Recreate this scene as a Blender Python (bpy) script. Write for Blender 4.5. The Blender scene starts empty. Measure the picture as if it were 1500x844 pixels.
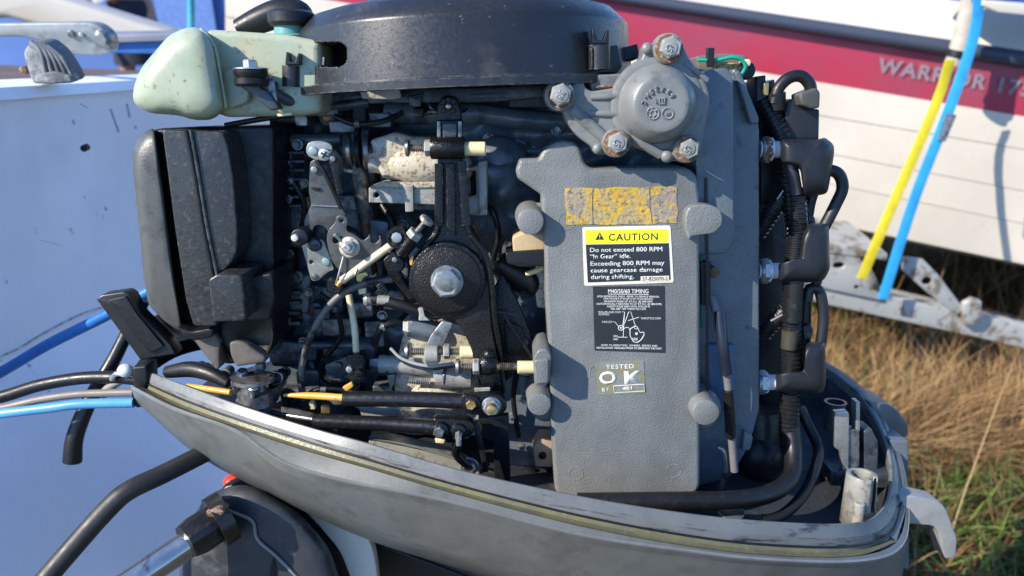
import bpy, bmesh, math, random
import numpy as np
from mathutils import Vector, Matrix, Quaternion
random.seed(7); rng = np.random.default_rng(7)
R = math.radians
sc = bpy.context.scene
COL = sc.collection
# ------------------------------------------------------------------ camera, sky, sun
CAMZ = 1.65; F = 1133.0; PITCH = 24.0; TILT = 11.0       # the motor leans back 11 degrees
cam_d = bpy.data.cameras.new('camera'); cam = bpy.data.objects.new('camera', cam_d); COL.objects.link(cam)
cam.location = (0, 0, CAMZ); cam.rotation_euler = (R(90-PITCH), 0, 0)
cam_d.sensor_width = 36; cam_d.lens = 36*F/1500; cam_d.clip_start = 0.02; cam_d.clip_end = 2000
cam_d.dof.use_dof = True; cam_d.dof.focus_distance = 0.67; cam_d.dof.aperture_fstop = 6.3
sc.camera = cam
SUN = Vector((-0.74, -0.374, 0.561)).normalized()
wd = bpy.data.worlds.new('World'); sc.world = wd; wd.use_nodes = True
nt = wd.node_tree; bg = nt.nodes['Background']; sky = nt.nodes.new('ShaderNodeTexSky')
sky.sky_type = 'NISHITA'; sky.ozone_density = 10.0; sky.air_density = 1.0; sky.dust_density = 0.3; sky.sun_disc = False
sky.sun_elevation = math.asin(SUN.z); sky.sun_rotation = math.atan2(SUN.x, SUN.y)
nt.links.new(sky.outputs[0], bg.inputs[0]); bg.inputs[1].default_value = 0.15
sl = bpy.data.lights.new('sun', 'SUN'); so = bpy.data.objects.new('sun', sl); COL.objects.link(so)
sl.energy = 4.1; sl.angle = R(0.53); sl.color = (1.0, 0.91, 0.77)
so.rotation_euler = (-SUN).to_track_quat('-Z', 'Y').to_euler()
sc.view_settings.view_transform = 'Standard'; sc.view_settings.look = 'None'
sc.view_settings.exposure = 1.0; sc.view_settings.gamma = 1.0; sc.view_settings.use_curve_mapping = False
# ------------------------------------------------------------------ projection helpers: a pixel plus a depth gives a point
def ray(px, py, th):
    u = (px-750)/F; v = (py-422)/F; c, s = math.cos(R(th)), math.sin(R(th))
    return Vector((u, c-v*s, -(s+v*c)))
def P(px, py, d=0.0):                   # motor frame, d in millimetres behind the plane of the cylinder cover
    r = ray(px, py, PITCH-TILT); return r*((0.65+d/1000)/r.y)
def W(px, py, Y):                       # world frame, Y metres in front of the camera
    r = ray(px, py, PITCH); q = r*(Y/r.y); return Vector((q.x, q.y, q.z+CAMZ))
def WZ(px, py, z):                      # world frame, on a level
    r = ray(px, py, PITCH); q = r*((z-CAMZ)/r.z); return Vector((q.x, q.y, z))
def S(d=0.0): return (0.65+d/1000)/F/0.985
B = P(700, 640, 100)
ROOTM = Matrix.Translation((0, 0, CAMZ)) @ Matrix.Rotation(R(-TILT), 4, 'X') @ Matrix.Translation(B)
INV = ROOTM.inverted()
# ------------------------------------------------------------------ materials
MATS = {}
def mat(name, col, rough=.5, metal=0., bump=0., bs=500., dirt=None, dirt2=None, coat=0., bdist=.0004, vor=False, alpha=None, sss=0., rv=.12, spec=.5, trans=0., ds=25, st=None, edge=None):
    if name in MATS: return MATS[name]
    m = bpy.data.materials.new(name); m.use_nodes = True; MATS[name] = m
    n = m.node_tree.nodes; l = m.node_tree.links; b = n['Principled BSDF']
    b.inputs['Roughness'].default_value = rough; b.inputs['Metallic'].default_value = metal
    b.inputs['Coat Weight'].default_value = coat; b.inputs['Specular IOR Level'].default_value = spec
    tc = n.new('ShaderNodeTexCoord'); cur = None
    def noise(scale, det=5, r=.6):
        q = n.new('ShaderNodeTexNoise'); q.inputs['Scale'].default_value = scale; q.inputs['Detail'].default_value = det
        q.inputs['Roughness'].default_value = r
        if st and scale > 8 and det == 8:
            mp = n.new('ShaderNodeMapping'); mp.inputs['Scale'].default_value = st; vr = n.new('ShaderNodeVectorRotate'); vr.rotation_type = 'Y_AXIS'; vr.inputs['Angle'].default_value = -R(10) if st[0] < .5 else 0; l.new(tc.outputs['Object'], vr.inputs['Vector']); l.new(vr.outputs[0], mp.inputs['Vector']); l.new(mp.outputs[0], q.inputs['Vector'])
        else: l.new(tc.outputs['Object'], q.inputs['Vector'])
        return q
    rgb = n.new('ShaderNodeRGB'); rgb.outputs[0].default_value = (*col, 1); cur = rgb.outputs[0]
    # slight tone drift
    nz = noise(ds, 4); mx = n.new('ShaderNodeMix'); mx.data_type = 'RGBA'; mx.blend_type = 'MULTIPLY'
    mr = n.new('ShaderNodeMapRange'); mr.inputs['From Min'].default_value = .3; mr.inputs['From Max'].default_value = .7
    mr.inputs['To Min'].default_value = .8; mr.inputs['To Max'].default_value = 1.12; l.new(nz.outputs['Fac'], mr.inputs[0])
    mx.inputs[0].default_value = 1; l.new(cur, mx.inputs[6]); l.new(mr.outputs[0], mx.inputs[7]); cur = mx.outputs[2]
    for dd in (dirt, dirt2):
        if dd:
            dc, ds, lo, hi = dd
            q = noise(ds, 8, .65); r2 = n.new('ShaderNodeMapRange'); r2.inputs['From Min'].default_value = lo; r2.inputs['From Max'].default_value = hi
            l.new(q.outputs['Fac'], r2.inputs[0]); mm = n.new('ShaderNodeMix'); mm.data_type = 'RGBA'
            l.new(r2.outputs[0], mm.inputs[0]); l.new(cur, mm.inputs[6]); mm.inputs[7].default_value = (*dc, 1); cur = mm.outputs[2]
    if edge:
        ec, er, lo, hi = edge
        bv = n.new('ShaderNodeBevel'); bv.samples = 4; bv.inputs['Radius'].default_value = er; ge = n.new('ShaderNodeNewGeometry')
        dt = n.new('ShaderNodeVectorMath'); dt.operation = 'DOT_PRODUCT'; l.new(bv.outputs[0], dt.inputs[0]); l.new(ge.outputs['Normal'], dt.inputs[1])
        m1 = n.new('ShaderNodeMapRange'); m1.inputs['From Min'].default_value = .995; m1.inputs['From Max'].default_value = .90; l.new(dt.outputs['Value'], m1.inputs[0])
        q = noise(170, 6); m2 = n.new('ShaderNodeMapRange'); m2.inputs['From Min'].default_value = lo; m2.inputs['From Max'].default_value = hi; l.new(q.outputs['Fac'], m2.inputs[0])
        mu = n.new('ShaderNodeMath'); mu.operation = 'MULTIPLY'; l.new(m1.outputs[0], mu.inputs[0]); l.new(m2.outputs[0], mu.inputs[1])
        mm = n.new('ShaderNodeMix'); mm.data_type = 'RGBA'; l.new(mu.outputs[0], mm.inputs[0]); l.new(cur, mm.inputs[6]); mm.inputs[7].default_value = (*ec, 1); cur = mm.outputs[2]
    l.new(cur, b.inputs['Base Color'])
    if rv:
        q = noise(ds*2.4, 6); r3 = n.new('ShaderNodeMapRange'); r3.inputs['From Min'].default_value = .3; r3.inputs['From Max'].default_value = .7
        r3.inputs['To Min'].default_value = max(.02, rough-rv); r3.inputs['To Max'].default_value = min(1, rough+rv)
        l.new(q.outputs['Fac'], r3.inputs[0]); l.new(r3.outputs[0], b.inputs['Roughness'])
    if bump:
        bp = n.new('ShaderNodeBump'); bp.inputs['Strength'].default_value = bump; bp.inputs['Distance'].default_value = bdist
        if vor:
            q = n.new('ShaderNodeTexVoronoi'); q.feature = 'SMOOTH_F1'; q.inputs['Scale'].default_value = bs; l.new(tc.outputs['Object'], q.inputs['Vector'])
            l.new(q.outputs['Distance'], bp.inputs['Height'])
        else:
            q = noise(bs, 3, .5); l.new(q.outputs['Fac'], bp.inputs['Height'])
        l.new(bp.outputs[0], b.inputs['Normal'])
    if sss:
        b.inputs['Subsurface Weight'].default_value = sss; b.inputs['Subsurface Radius'].default_value = (.02, .025, .02); b.inputs['Subsurface Scale'].default_value = .3
    if trans: b.inputs['Transmission Weight'].default_value = trans
    return m
GREY = mat('grey_hammered_paint', (.165, .174, .170), .36, 0, .7, 620, ((.115, .12, .116), 16, .50, .72), ((.22, .20, .165), 90, .66, .74), bdist=.0009, st=(1, 1, .35), edge=((.34, .34, .32), .0016, .50, .60))
GREYF = mat('grey_fine_paint', (.170, .178, .174), .38, 0, .5, 900, (( .08, .085, .085), 60, .55, .72), ((.22, .19, .15), 110, .64, .72), bdist=.0004, edge=((.32, .32, .30), .0012, .48, .60))
GREYS = mat('grey_smooth_paint', (.128, .134, .126), .42, .0, .25, 900, ((.085, .085, .078), 45, .52, .74), ((.24, .22, .18), 160, .66, .74), edge=((.30, .30, .28), .0012, .48, .58))
RIM = mat('cowl_rim_paint', (.15, .158, .155), .4, .1, .15, 500, ((.05, .05, .05), 120, .56, .64), st=(.18, .4, 1))
RIMD = mat('dirty_seal_band', (.13, .135, .13), .6, 0, .5, 500, ((.01, .01, .011), 170, .50, .62), st=(.12, .3, 1.6))
OLIVE = mat('olive_grease_groove', (.155, .145, .07), .5, 0, .2, 300, ((.115, .112, .075), 60, .42, .6), ((.30, .28, .15), 200, .6, .75))
EDGE = mat('highlight_paint', (.24, .245, .24), .45, .1, .3, 500, ((.2, .21, .21), 90, .5, .62))  # lighter tone for the highlight painted on the cowl step
BLOCK = mat('dark_block_paint', (.13, .16, .19), .34, .15, .6, 300, ((.045, .055, .065), 30, .48, .66), ((.17, .16, .14), 120, .66, .76), bdist=.0006)
DARK = mat('greasy_dark_metal', (.055, .066, .08), .36, .3, .6, 250, ((.015, .018, .022), 40, .5, .62), ((.14, .14, .14), 90, .6, .76), bdist=.0006)
CARB = mat('stained_carburettor_alloy', (.15, .165, .18), .36, .3, .7, 260, ((.04, .045, .05), 45, .46, .58), ((.22, .17, .11), 90, .64, .72), bdist=.0008, edge=((.35, .35, .34), .0012, .45, .6))
HEAD = mat('blue_grey_head_paint', (.11, .135, .155), .34, .1, .9, 480, ((.04, .045, .05), 70, .6, .7))
BLK = mat('black_plastic', (.009, .010, .012), .38, 0, .35, 900, ((.035, .035, .033), 70, .58, .8), spec=.4)
FLY = mat('flywheel_plastic', (.018, .0195, .024), .36, 0, .2, 700, ((.06, .057, .05), 20, .54, .74), ((.13, .12, .10), 140, .64, .70), edge=((.16, .16, .15), .0015, .45, .6))
BLKG = mat('black_gloss_cast', (.006, .006, .007), .24, 0, .9, 600, ((.022, .02, .017), 90, .6, .8), bdist=.0006, spec=.38, edge=((.10, .10, .10), .0012, .52, .62))
BROWNB = mat('oily_brown_cast', (.010, .009, .0085), .32, 0, .9, 700, ((.022, .018, .015), 60, .5, .7), ((.2, .19, .18), 900, .72, .76), bdist=.0008, spec=.35)
RUB = mat('black_rubber', (.009, .0095, .011), .42, 0, .15, 300, ((.03, .03, .03), 80, .58, .8), spec=.4)
RUBB = mat('faded_rubber', (.011, .013, .018), .48, 0, .1, 300)
SLV = mat('black_sleeve', (.010, .0105, .012), .3, 0, .2, 500, ((.06, .06, .06), 80, .6, .8))
STEEL = mat('zinc_steel', (.45, .455, .44), .36, .75, .25, 400, ((.25, .2, .15), 130, .6, .75))
STEELD = mat('dull_steel', (.3, .31, .31), .4, .8, .3, 300, ((.08, .075, .07), 90, .48, .66))
BOLT = mat('painted_bolt', (.29, .30, .285), .45, .2, .4, 500, ((.26, .17, .09), 140, .58, .7))
RUST = mat('rust', (.15, .075, .035), .8, .1, .9, 500, ((.27, .24, .2), 260, .5, .62))
CAST = mat('corroded_white_casting', (.43, .385, .30), .55, 0, .9, 400, ((.17, .11, .065), 260, .50, .62), ((.60, .60, .57), 40, .55, .7))
CASTG = mat('light_grey_casting', (.31, .31, .28), .45, .15, .6, 500, ((.13, .10, .075), 100, .52, .66), ((.10, .10, .10), 30, .58, .7), edge=((.5, .5, .48), .0012, .42, .55))
CREAM = mat('cream_plastic_cap', (.72, .60, .34), .42, 0, .1, 300, ((.5, .38, .18), 120, .58, .75), sss=.2)
ROD = mat('yellowed_rod', (.62, .54, .36), .45, 0, .1, 300, ((.4, .3, .14), 90, .55, .7))
ORANGE = mat('orange_cable_core', (.72, .36, .06), .4, 0, .1, 300, ((.35, .2, .08), 120, .6, .7))
BRASS = mat('brass_plated', (.52, .38, .17), .35, .8, .2, 300)
TANK = mat('pale_green_tank', (.35, .40, .29), .38, 0, .12, 200, ((.46, .42, .25), 14, .50, .72), ((.22, .18, .10), 150, .585, .66), sss=.25)
CAPB = mat('blue_green_neck', (.12, .32, .30), .4)
AIRP = mat('silencer_plastic', (.024, .025, .026), .30, 0, .6, 450, ((.02, .02, .02), 40, .5, .65), ((.075, .073, .067), 230, .55, .68), edge=((.16, .16, .15), .002, .45, .6))
AIRS = mat('weathered_silencer_shell', (.075, .078, .074), .42, 0, .4, 500, ((.035, .035, .035), 40, .52, .68), ((.14, .135, .12), 280, .62, .72))
GREEN = mat('green_wire', (.0, .28, .17), .4)
WHITEW = mat('white_wire', (.55, .55, .5), .5)
SUNRAY = CREAM
# airbox panel material: dried water spots
def spots(m, sc_=130, dark=(.014, .015, .017)):
    n = m.node_tree.nodes; l = m.node_tree.links; b = n['Principled BSDF']; src = b.inputs['Base Color'].links[0].from_socket
    tc = n.new('ShaderNodeTexCoord'); v = n.new('ShaderNodeTexVoronoi'); v.inputs['Scale'].default_value = sc_; v.inputs['Randomness'].default_value = 1
    l.new(tc.outputs['Object'], v.inputs['Vector'])
    q = n.new('ShaderNodeTexNoise'); q.inputs['Scale'].default_value = 45; l.new(tc.outputs['Object'], q.inputs['Vector'])
    s = n.new('ShaderNodeMath'); s.operation = 'MULTIPLY'; s.inputs[1].default_value = .6; l.new(q.outputs['Fac'], s.inputs[0])
    c = n.new('ShaderNodeMath'); c.operation = 'LESS_THAN'; l.new(v.outputs['Distance'], c.inputs[0]); l.new(s.outputs[0], c.inputs[1])
    vc = n.new('ShaderNodeSeparateColor'); l.new(v.outputs['Color'], vc.inputs[0])
    g = n.new('ShaderNodeMath'); g.operation = 'GREATER_THAN'; g.inputs[1].default_value = .68; l.new(vc.outputs[0], g.inputs[0])
    a = n.new('ShaderNodeMath'); a.operation = 'MULTIPLY'; l.new(c.outputs[0], a.inputs[0]); l.new(g.outputs[0], a.inputs[1])
    mm = n.new('ShaderNodeMix'); mm.data_type = 'RGBA'; l.new(a.outputs[0], mm.inputs[0]); l.new(src, mm.inputs[6]); mm.inputs[7].default_value = (*dark, 1)
    l.new(mm.outputs[2], b.inputs['Base Color'])
spots(AIRP)
# ------------------------------------------------------------------ mesh helpers
def link(name, me, m, parent=None, ang=35):
    o = bpy.data.objects.new(name, me); COL.objects.link(o)
    if m is not None:
        me.materials.clear(); me.materials.append(m)
    if ang is not None and len(me.polygons):
        me.polygons.foreach_set('use_smooth', [True]*len(me.polygons)); me.set_sharp_from_angle(angle=R(ang))
    if parent is not None: o.parent = parent
    return o
FR = 'M'   # current frame: M motor, W world
def fix(v):
    return [tuple(Vector(p)-B) for p in v] if FR == 'M' else [tuple(p) for p in v]
def mk(name, verts, faces, m, parent=None, ang=35):
    me = bpy.data.meshes.new(name); me.from_pydata(fix(verts), [], faces); me.update()
    bm = bmesh.new(); bm.from_mesh(me); bmesh.ops.remove_doubles(bm, verts=bm.verts, dist=1e-6); bmesh.ops.recalc_face_normals(bm, faces=bm.faces); bm.to_mesh(me); bm.free()
    return link(name, me, m, parent, ang)
def proj(px, py, d): return P(px, py, d) if FR == 'M' else W(px, py, d)
def fil(poly, r=4, n=4):
    out = []; k = len(poly)
    for i in range(k):
        a = Vector(poly[i-1][:2]); b = Vector(poly[i][:2]); c = Vector(poly[(i+1) % k][:2]); rr = poly[i][2] if len(poly[i]) > 2 else r
        u = (a-b); v = (c-b); lu, lv = u.length, v.length
        if lu < 1e-6 or lv < 1e-6: continue
        t = min(rr, lu*.48, lv*.48); p = b+u/lu*t; q = b+v/lv*t
        for j in range(n+1):
            s = j/n; out.append(tuple(p*(1-s)**2+b*2*s*(1-s)+q*s*s))
    return out
def circ(cx, cy, r, n=28, ry=None):
    ry = ry or r
    return [(cx+r*math.cos(2*math.pi*i/n), cy+ry*math.sin(2*math.pi*i/n)) for i in range(n)]
def ext(name, poly, d0, d1, m, parent, bev=2., seg=2, holes=(), ang=35):
    """prism with rounded edges: outline in pixels seen at depth d0, straight back to d1"""
    cu = bpy.data.curves.new('tmp', 'CURVE'); cu.dimensions = '2D'; cu.fill_mode = 'BOTH'
    k = S(d0) if FR == 'M' else d0/F
    for pl in [poly]+list(holes):
        pts = [proj(x, y, d0) for x, y in [q[:2] for q in pl]]
        sp = cu.splines.new('POLY'); sp.points.add(len(pts)-1); sp.use_cyclic_u = True
        for i, p in enumerate(pts): sp.points[i].co = (p.x, p.z, 0, 1)
    y0, y1 = (0.65+d0/1000, 0.65+d1/1000) if FR == 'M' else (d0, d1)
    b = min(bev*k, (y1-y0)*.45)
    cu.extrude = (y1-y0)/2-b; cu.bevel_depth = b; cu.bevel_resolution = seg; cu.offset = -b
    o = bpy.data.objects.new('tmp', cu); me = bpy.data.meshes.new_from_object(o)
    ym = (y0+y1)/2; off = B if FR == 'M' else Vector((0, 0, 0)); n = len(me.vertices); co = np.empty(n*3); me.vertices.foreach_get('co', co); co = co.reshape(-1, 3)
    new = np.stack([co[:, 0]-off.x, ym-co[:, 2]-off.y, co[:, 1]-off.z], 1); me.vertices.foreach_set('co', new.ravel())
    bpy.data.objects.remove(o); bpy.data.curves.remove(cu)
    bm = bmesh.new(); bm.from_mesh(me); bmesh.ops.remove_doubles(bm, verts=bm.verts, dist=1e-6)
    bmesh.ops.recalc_face_normals(bm, faces=bm.faces); bm.to_mesh(me); bm.free(); me.name = name
    return link(name, me, m, parent, ang)
def frame(ax):
    ax = Vector(ax).normalized(); a = Vector((0, 0, 1)) if abs(ax.z) < .9 else Vector((1, 0, 0))
    u = ax.cross(a).normalized(); v = ax.cross(u).normalized(); return ax, u, v
def lathe(name, c, ax, prof, m, parent=None, seg=28, ph=0., ang=35):
    ax, u, v = frame(ax); vs = []; fs = []; n = len(prof)
    for (a, r) in prof:
        for j in range(seg):
            t = 2*math.pi*j/seg+ph; vs.append(Vector(c)+ax*a+(u*math.cos(t)+v*math.sin(t))*r)
    for i in range(n-1):
        for j in range(seg): fs.append((i*seg+j, i*seg+(j+1) % seg, (i+1)*seg+(j+1) % seg, (i+1)*seg+j))
    fs.append(tuple(range(seg))[::-1]); fs.append(tuple((n-1)*seg+j for j in range(seg)))
    return mk(name, vs, fs, m, parent, ang)
YN = Vector((0, -1, 0))          # towards the viewer
def disc(name, px, py, d0, d1, r, m, parent, bev=2., r2=None, seg=32):
    """round boss facing the viewer, face at d0, reaching back to d1"""
    k = S(d0) if FR == 'M' else d0/F; c = proj(px, py, d0); h = (d1-d0)/1000 if FR == 'M' else d1-d0; R_ = r*k; b = bev*k
    r2 = (r2 or r)*k
    return lathe(name, c, (0, 1, 0), [(0, R_-b), (b*.3, R_-b*.3), (b, R_), (h, r2)], m, parent, seg)
def bolt(px, py, d, r, parent, m=None, washer=None, ax=YN, h=None, ph=None, rust=False, name='bolt'):
    k = S(d); c = P(px, py, d); rr = r*k; h = h or rr*.75; m = m or BOLT
    ph = random.random() if ph is None else ph; ax = Vector(ax).normalized()
    o = lathe(name, c, ax, [(-.001, rr), (h*.8, rr), (h, rr*.84), (h*.97, rr*.6)], m, parent, 6, ph, 25)
    if washer:
        lathe('washer', c-ax*.0005, ax, [(-.001, rr*washer), (.0012, rr*washer), (.0016, rr*washer*.93)], RUST if rust else STEELD, o, 24)
    return o
def catmull(pts, n=8, closed=False):
    pts = [Vector(p) for p in pts]; out = []; k = len(pts)
    rngi = range(k if closed else k-1)
    for i in rngi:
        p1, p2 = pts[i], pts[(i+1) % k]
        p0 = pts[i-1] if (i > 0 or closed) else p1*2-p2
        p3 = pts[(i+2) % k] if (i+2 < k or closed) else p2*2-p1
        for j in range(n):
            t = j/n; out.append(.5*((2*p1)+(-p0+p2)*t+(2*p0-5*p1+4*p2-p3)*t*t+(-p0+3*p1-3*p2+p3)*t**3))
    if not closed: out.append(pts[-1])
    return out
def sweep(name, pts, m, parent, rad=None, prof=None, n=8, seg=14, cor=None, ang=50, taper=None, up=None):
    """tube (rad) or bar (prof polygon) along smoothed points; cor=(pitch, depth) makes corrugated conduit"""
    ps = catmull(pts, n) if n > 1 else [Vector(p) for p in pts]
    if cor:
        L = [0]
        for a, b in zip(ps, ps[1:]): L.append(L[-1]+(b-a).length)
        N = max(4, int(L[-1]/cor[0]*6)); res = []; i = 0
        for q in range(N+1):
            s = L[-1]*q/N
            while i < len(L)-2 and L[i+1] < s: i += 1
            t = (s-L[i])/max(1e-9, L[i+1]-L[i]); res.append(ps[i].lerp(ps[i+1], min(1, t)))
        ps = res
    if prof is None: prof = [(math.cos(2*math.pi*j/seg), math.sin(2*math.pi*j/seg)) for j in range(seg)]; base = rad
    else: base = 1
    vs = []; fs = []; t0 = (ps[1]-ps[0]).normalized()
    u = Vector(up) if up else frame(t0)[1]; u = (u-t0*u.dot(t0)).normalized()
    for i, p in enumerate(ps):
        t = (ps[min(i+1, len(ps)-1)]-ps[max(i-1, 0)]).normalized(); u = (u-t*u.dot(t)).normalized(); w = t.cross(u)
        k = base
        if cor: k *= 1-cor[1]*(1 if (i % 6) in (0, 1, 5) else 0)
        if taper: k *= taper(i/(len(ps)-1))
        for (a, b) in prof: vs.append(p+(u*a+w*b)*k)
    q = len(prof)
    for i in range(len(ps)-1):
        for j in range(q): fs.append((i*q+j, i*q+(j+1) % q, (i+1)*q+(j+1) % q, (i+1)*q+j))
    fs.append(tuple(range(q))); fs.append(tuple((len(ps)-1)*q+j for j in range(q)))
    return mk(name, vs, fs, m, parent, ang)
def tube(name, pts, r, m, parent, **k):          # pts (px, py, d), r in pixels at the first point
    q = [proj(*p) for p in pts]; kk = S(pts[0][2]) if FR == 'M' else pts[0][2]/F
    return sweep(name, q, m, parent, rad=r*kk, **k)
def rect(w, h, b=.15):
    return fil([(-w/2, -h/2), (w/2, -h/2), (w/2, h/2), (-w/2, h/2)], min(w, h)*b, 2)
def bar(name, pts, wpx, hpx, m, parent, n=1, **k):
    q = [proj(*p) for p in pts]; kk = S(pts[0][2]) if FR == 'M' else pts[0][2]/F
    return sweep(name, q, m, parent, prof=rect(wpx*kk, hpx*kk), n=n, ang=30, **k)
def ball(name, px, py, d, r, m, parent, sx=1, sy=1, sz=1):
    k = S(d) if FR == 'M' else d/F; c = proj(px, py, d); bm = bmesh.new(); bmesh.ops.create_uvsphere(bm, u_segments=28, v_segments=16, radius=r*k)
    off = B if FR == 'M' else Vector((0, 0, 0))
    for v in bm.verts: v.co = Vector((v.co.x*sx, v.co.y*sy, v.co.z*sz))+c-off
    me = bpy.data.meshes.new(name); bm.to_mesh(me); bm.free(); return link(name, me, m, parent, 60)
def decal(name, poly, d, m, parent, th=.15):
    return ext(name, poly, d-th, d+.3, m, parent, bev=.05, seg=0) if FR == 'M' else ext(name, poly, d-.0006, d+.001, m, parent, bev=.05, seg=0)
def text(s, px, py, wpx, hpx, d, m, parent, rot=0., name='lettering', th=.0001, arc=None, sp=1., skew=0, bold=0., flip=False):
    """lettering: left/baseline-centre mapped pixel box (px,py centre), width and cap height in pixels"""
    cu = bpy.data.curves.new('t', 'FONT'); cu.body = s; cu.size = 1; cu.extrude = 0; cu.space_character = sp; cu.resolution_u = 3; cu.offset = 0 if 'M' in s else (bold if abs(bold-.03) > 1e-6 or len(s) < 8 else .010)
    o = bpy.data.objects.new('t', cu); me = bpy.data.meshes.new_from_object(o); bpy.data.objects.remove(o); bpy.data.curves.remove(cu)
    n = len(me.vertices); co = np.empty(n*3); me.vertices.foreach_get('co', co); co = co.reshape(-1, 3)
    x0, x1 = co[:, 0].min(), co[:, 0].max(); y0, y1 = 0., .7
    if hpx is None: hpx = wpx/(x1-x0)*.72
    X = (co[:, 0]-(x0+x1)/2)/(x1-x0)*wpx; Y = -(co[:, 1]-y0-(y1-y0)/2)/(y1-y0)*hpx; X = X - Y*skew
    if 'M' in s and bold > .01: X = X*1.0+0
    if arc:     # (radius px, start angle): text bent round px,py
        rr, a0 = arc; A = X/rr+a0; Rr = rr-Y if not flip else rr+Y
        X = Rr*np.sin(A); Y = -Rr*np.cos(A)
    c, s_ = math.cos(R(rot)), math.sin(R(rot)); U = px+X*c-Y*s_; V = py+X*s_+Y*c
    off = B if FR == 'M' else Vector((0, 0, 0)); out = np.empty((n, 3))
    for i in range(n): out[i] = proj(U[i], V[i], d)-off
    me.vertices.foreach_set('co', out.ravel()); me.name = name
    bm = bmesh.new(); bm.from_mesh(me); bmesh.ops.remove_doubles(bm, verts=bm.verts, dist=1e-7)
    g = bmesh.ops.extrude_face_region(bm, geom=list(bm.faces)); vv = [e for e in g['geom'] if isinstance(e, bmesh.types.BMVert)]
    bmesh.ops.translate(bm, verts=vv, vec=(0, -th, 0)); bmesh.ops.recalc_face_normals(bm, faces=bm.faces); bm.to_mesh(me); bm.free()
    if 'M' in s and bold > .01:      # heavier strokes: a second pass a hair to the side and proud
        bm = bmesh.new(); bm.from_mesh(me); k = bmesh.ops.duplicate(bm, geom=bm.verts[:]+bm.edges[:]+bm.faces[:]); bmesh.ops.translate(bm, verts=[e for e in k['geom'] if isinstance(e, bmesh.types.BMVert)], vec=(bold*hpx*S(d)*.9, -.00002, 0)); bm.to_mesh(me); bm.free()
    return link(name, me, m, parent, None)
def empty(name, label, cat, matrix, group=None):
    o = bpy.data.objects.new(name, None); COL.objects.link(o); o.matrix_world = matrix; o.empty_display_size = .1
    o['label'] = label; o['category'] = cat
    if group: o['group'] = group
    return o
def tag(o, label, cat, group=None):
    o['label'] = label; o['category'] = cat
    if group: o['group'] = group
    return o
def mtag(o, label, cat, group=None):     # motor-frame mesh standing on its own
    o.matrix_world = ROOTM; return tag(o, label, cat, group)
def screw(px, py, d, x0, r, parent, head=True, vert=0., threads=True):
    pass
# ================================================================== LARGE STRUCTURE: ground, boats, trailer, building
FR = 'W'
SOIL = mat('soil', (.09, .065, .04), .9, 0, .8, 12, ((.05, .055, .02), 3, .45, .6), bdist=.03)
g = mk('ground', [(-60, -60, 0), (60, -60, 0), (60, 60, 0), (-60, 60, 0)], [(0, 1, 2, 3)], SOIL, None, None); g['kind'] = 'structure'
CREAMH = mat('cream_gelcoat', (.66, .60, .51), .3, 0, 0, 1, ((.60, .545, .46), 3, .5, .8), rv=.08, coat=.2, ds=1.3)
REDH = mat('faded_red_band', (.42, .02, .055), .35, 0, 0, 1, ((.28, .06, .10), 2.5, .4, .7), rv=.08, ds=1.3)
RAILM = mat('navy_rub_rail', (.045, .055, .085), .55, 0, .2, 60, ds=1.3)
LETM = mat('faded_grey_letters', (.27, .2, .24), .5, 0, 0, 1, ((.25, .1, .14), 60, .55, .7), ds=1.3)
def hullY(x): return 2.95-0.42*(x-300)/1200
rb = empty('speedboat', 'cream speedboat on a trailer with a crimson band and dark rub rail', 'boat', Matrix.Identity(4))
def row(c0, c1, x): return c0+(c1-c0)*(x-1100)/400
def strip(name, rows, m, xs=range(330, 2000, 60), ang=20):
    """rows: (y at x=1100, y at x=1500, depth offset towards viewer in m)"""
    vs = []; fs = []; xs = list(xs)
    for (a, b, off) in rows:
        for x in xs: vs.append(W(x, row(a, b, x), hullY(x)-off))
    n = len(xs)
    for i in range(len(rows)-1):
        for j in range(n-1): fs.append((i*n+j, i*n+j+1, (i+1)*n+j+1, (i+1)*n+j))
    return mk(name, vs, fs, m, rb, ang)
strip('deck_side', [(-150, -130, -.35), (-60, -20, -.20), (8, 60, -.03), (16, 75, .0)], CREAMH)
strip('rub_rail', [(15, 74, .0), (16, 75, .03), (22, 82, .045), (30, 93, .045), (36, 99, .03), (37, 101, .0)], RAILM, ang=60)
strip('red_band', [(35, 99, .002), (70, 135, .008), (104, 171, .010)], REDH)
strip('plank', [(103, 170, .0), (104, 171, .012), (130, 190, .014), (152, 218.5, .014), (153, 219.5, .004)], CREAMH)
strip('plank', [(152, 218, .006), (154, 220, .012), (180, 247, .012), (203, 279.5, .012), (204, 280.5, .004)], CREAMH)
strip('plank', [(203, 279, .004), (205, 281, .010), (225, 300, .010), (245, 327.5, .010), (246, 328.5, .002)], CREAMH)
strip('plank', [(245, 327, .002), (247, 329, .008), (270, 350, .006), (303, 387, .0), (307, 391, -.08), (300, 384, -1.2)], CREAMH)
# letters on the band
def hletters(s, px, py, w, h, sk=.25):
    cu = bpy.data.curves.new('t', 'FONT'); cu.body = s; cu.size = 1; cu.space_character = 1.15; cu.offset = .04
    o = bpy.data.objects.new('t', cu); me = bpy.data.meshes.new_from_object(o); bpy.data.objects.remove(o); bpy.data.curves.remove(cu)
    n = len(me.vertices); co = np.empty(n*3); me.vertices.foreach_get('co', co); co = co.reshape(-1, 3); x0, x1 = co[:, 0].min(), co[:, 0].max()
    out = []
    for x, y, _ in co:
        fx = (x-x0)/(x1-x0); X = px+fx*w+y/.7*h*sk; Y = py-y/.7*h+(X-px)*.165
        out.append(W(X, Y, hullY(X)-.0125))
    me.vertices.foreach_set('co', np.array(out).ravel()); return link('lettering', me, LETM, rb, None)
hletters('WARRIOR', 1283, 105, 160, 21); hletters('175', 1461, 134, 48, 21)
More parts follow.
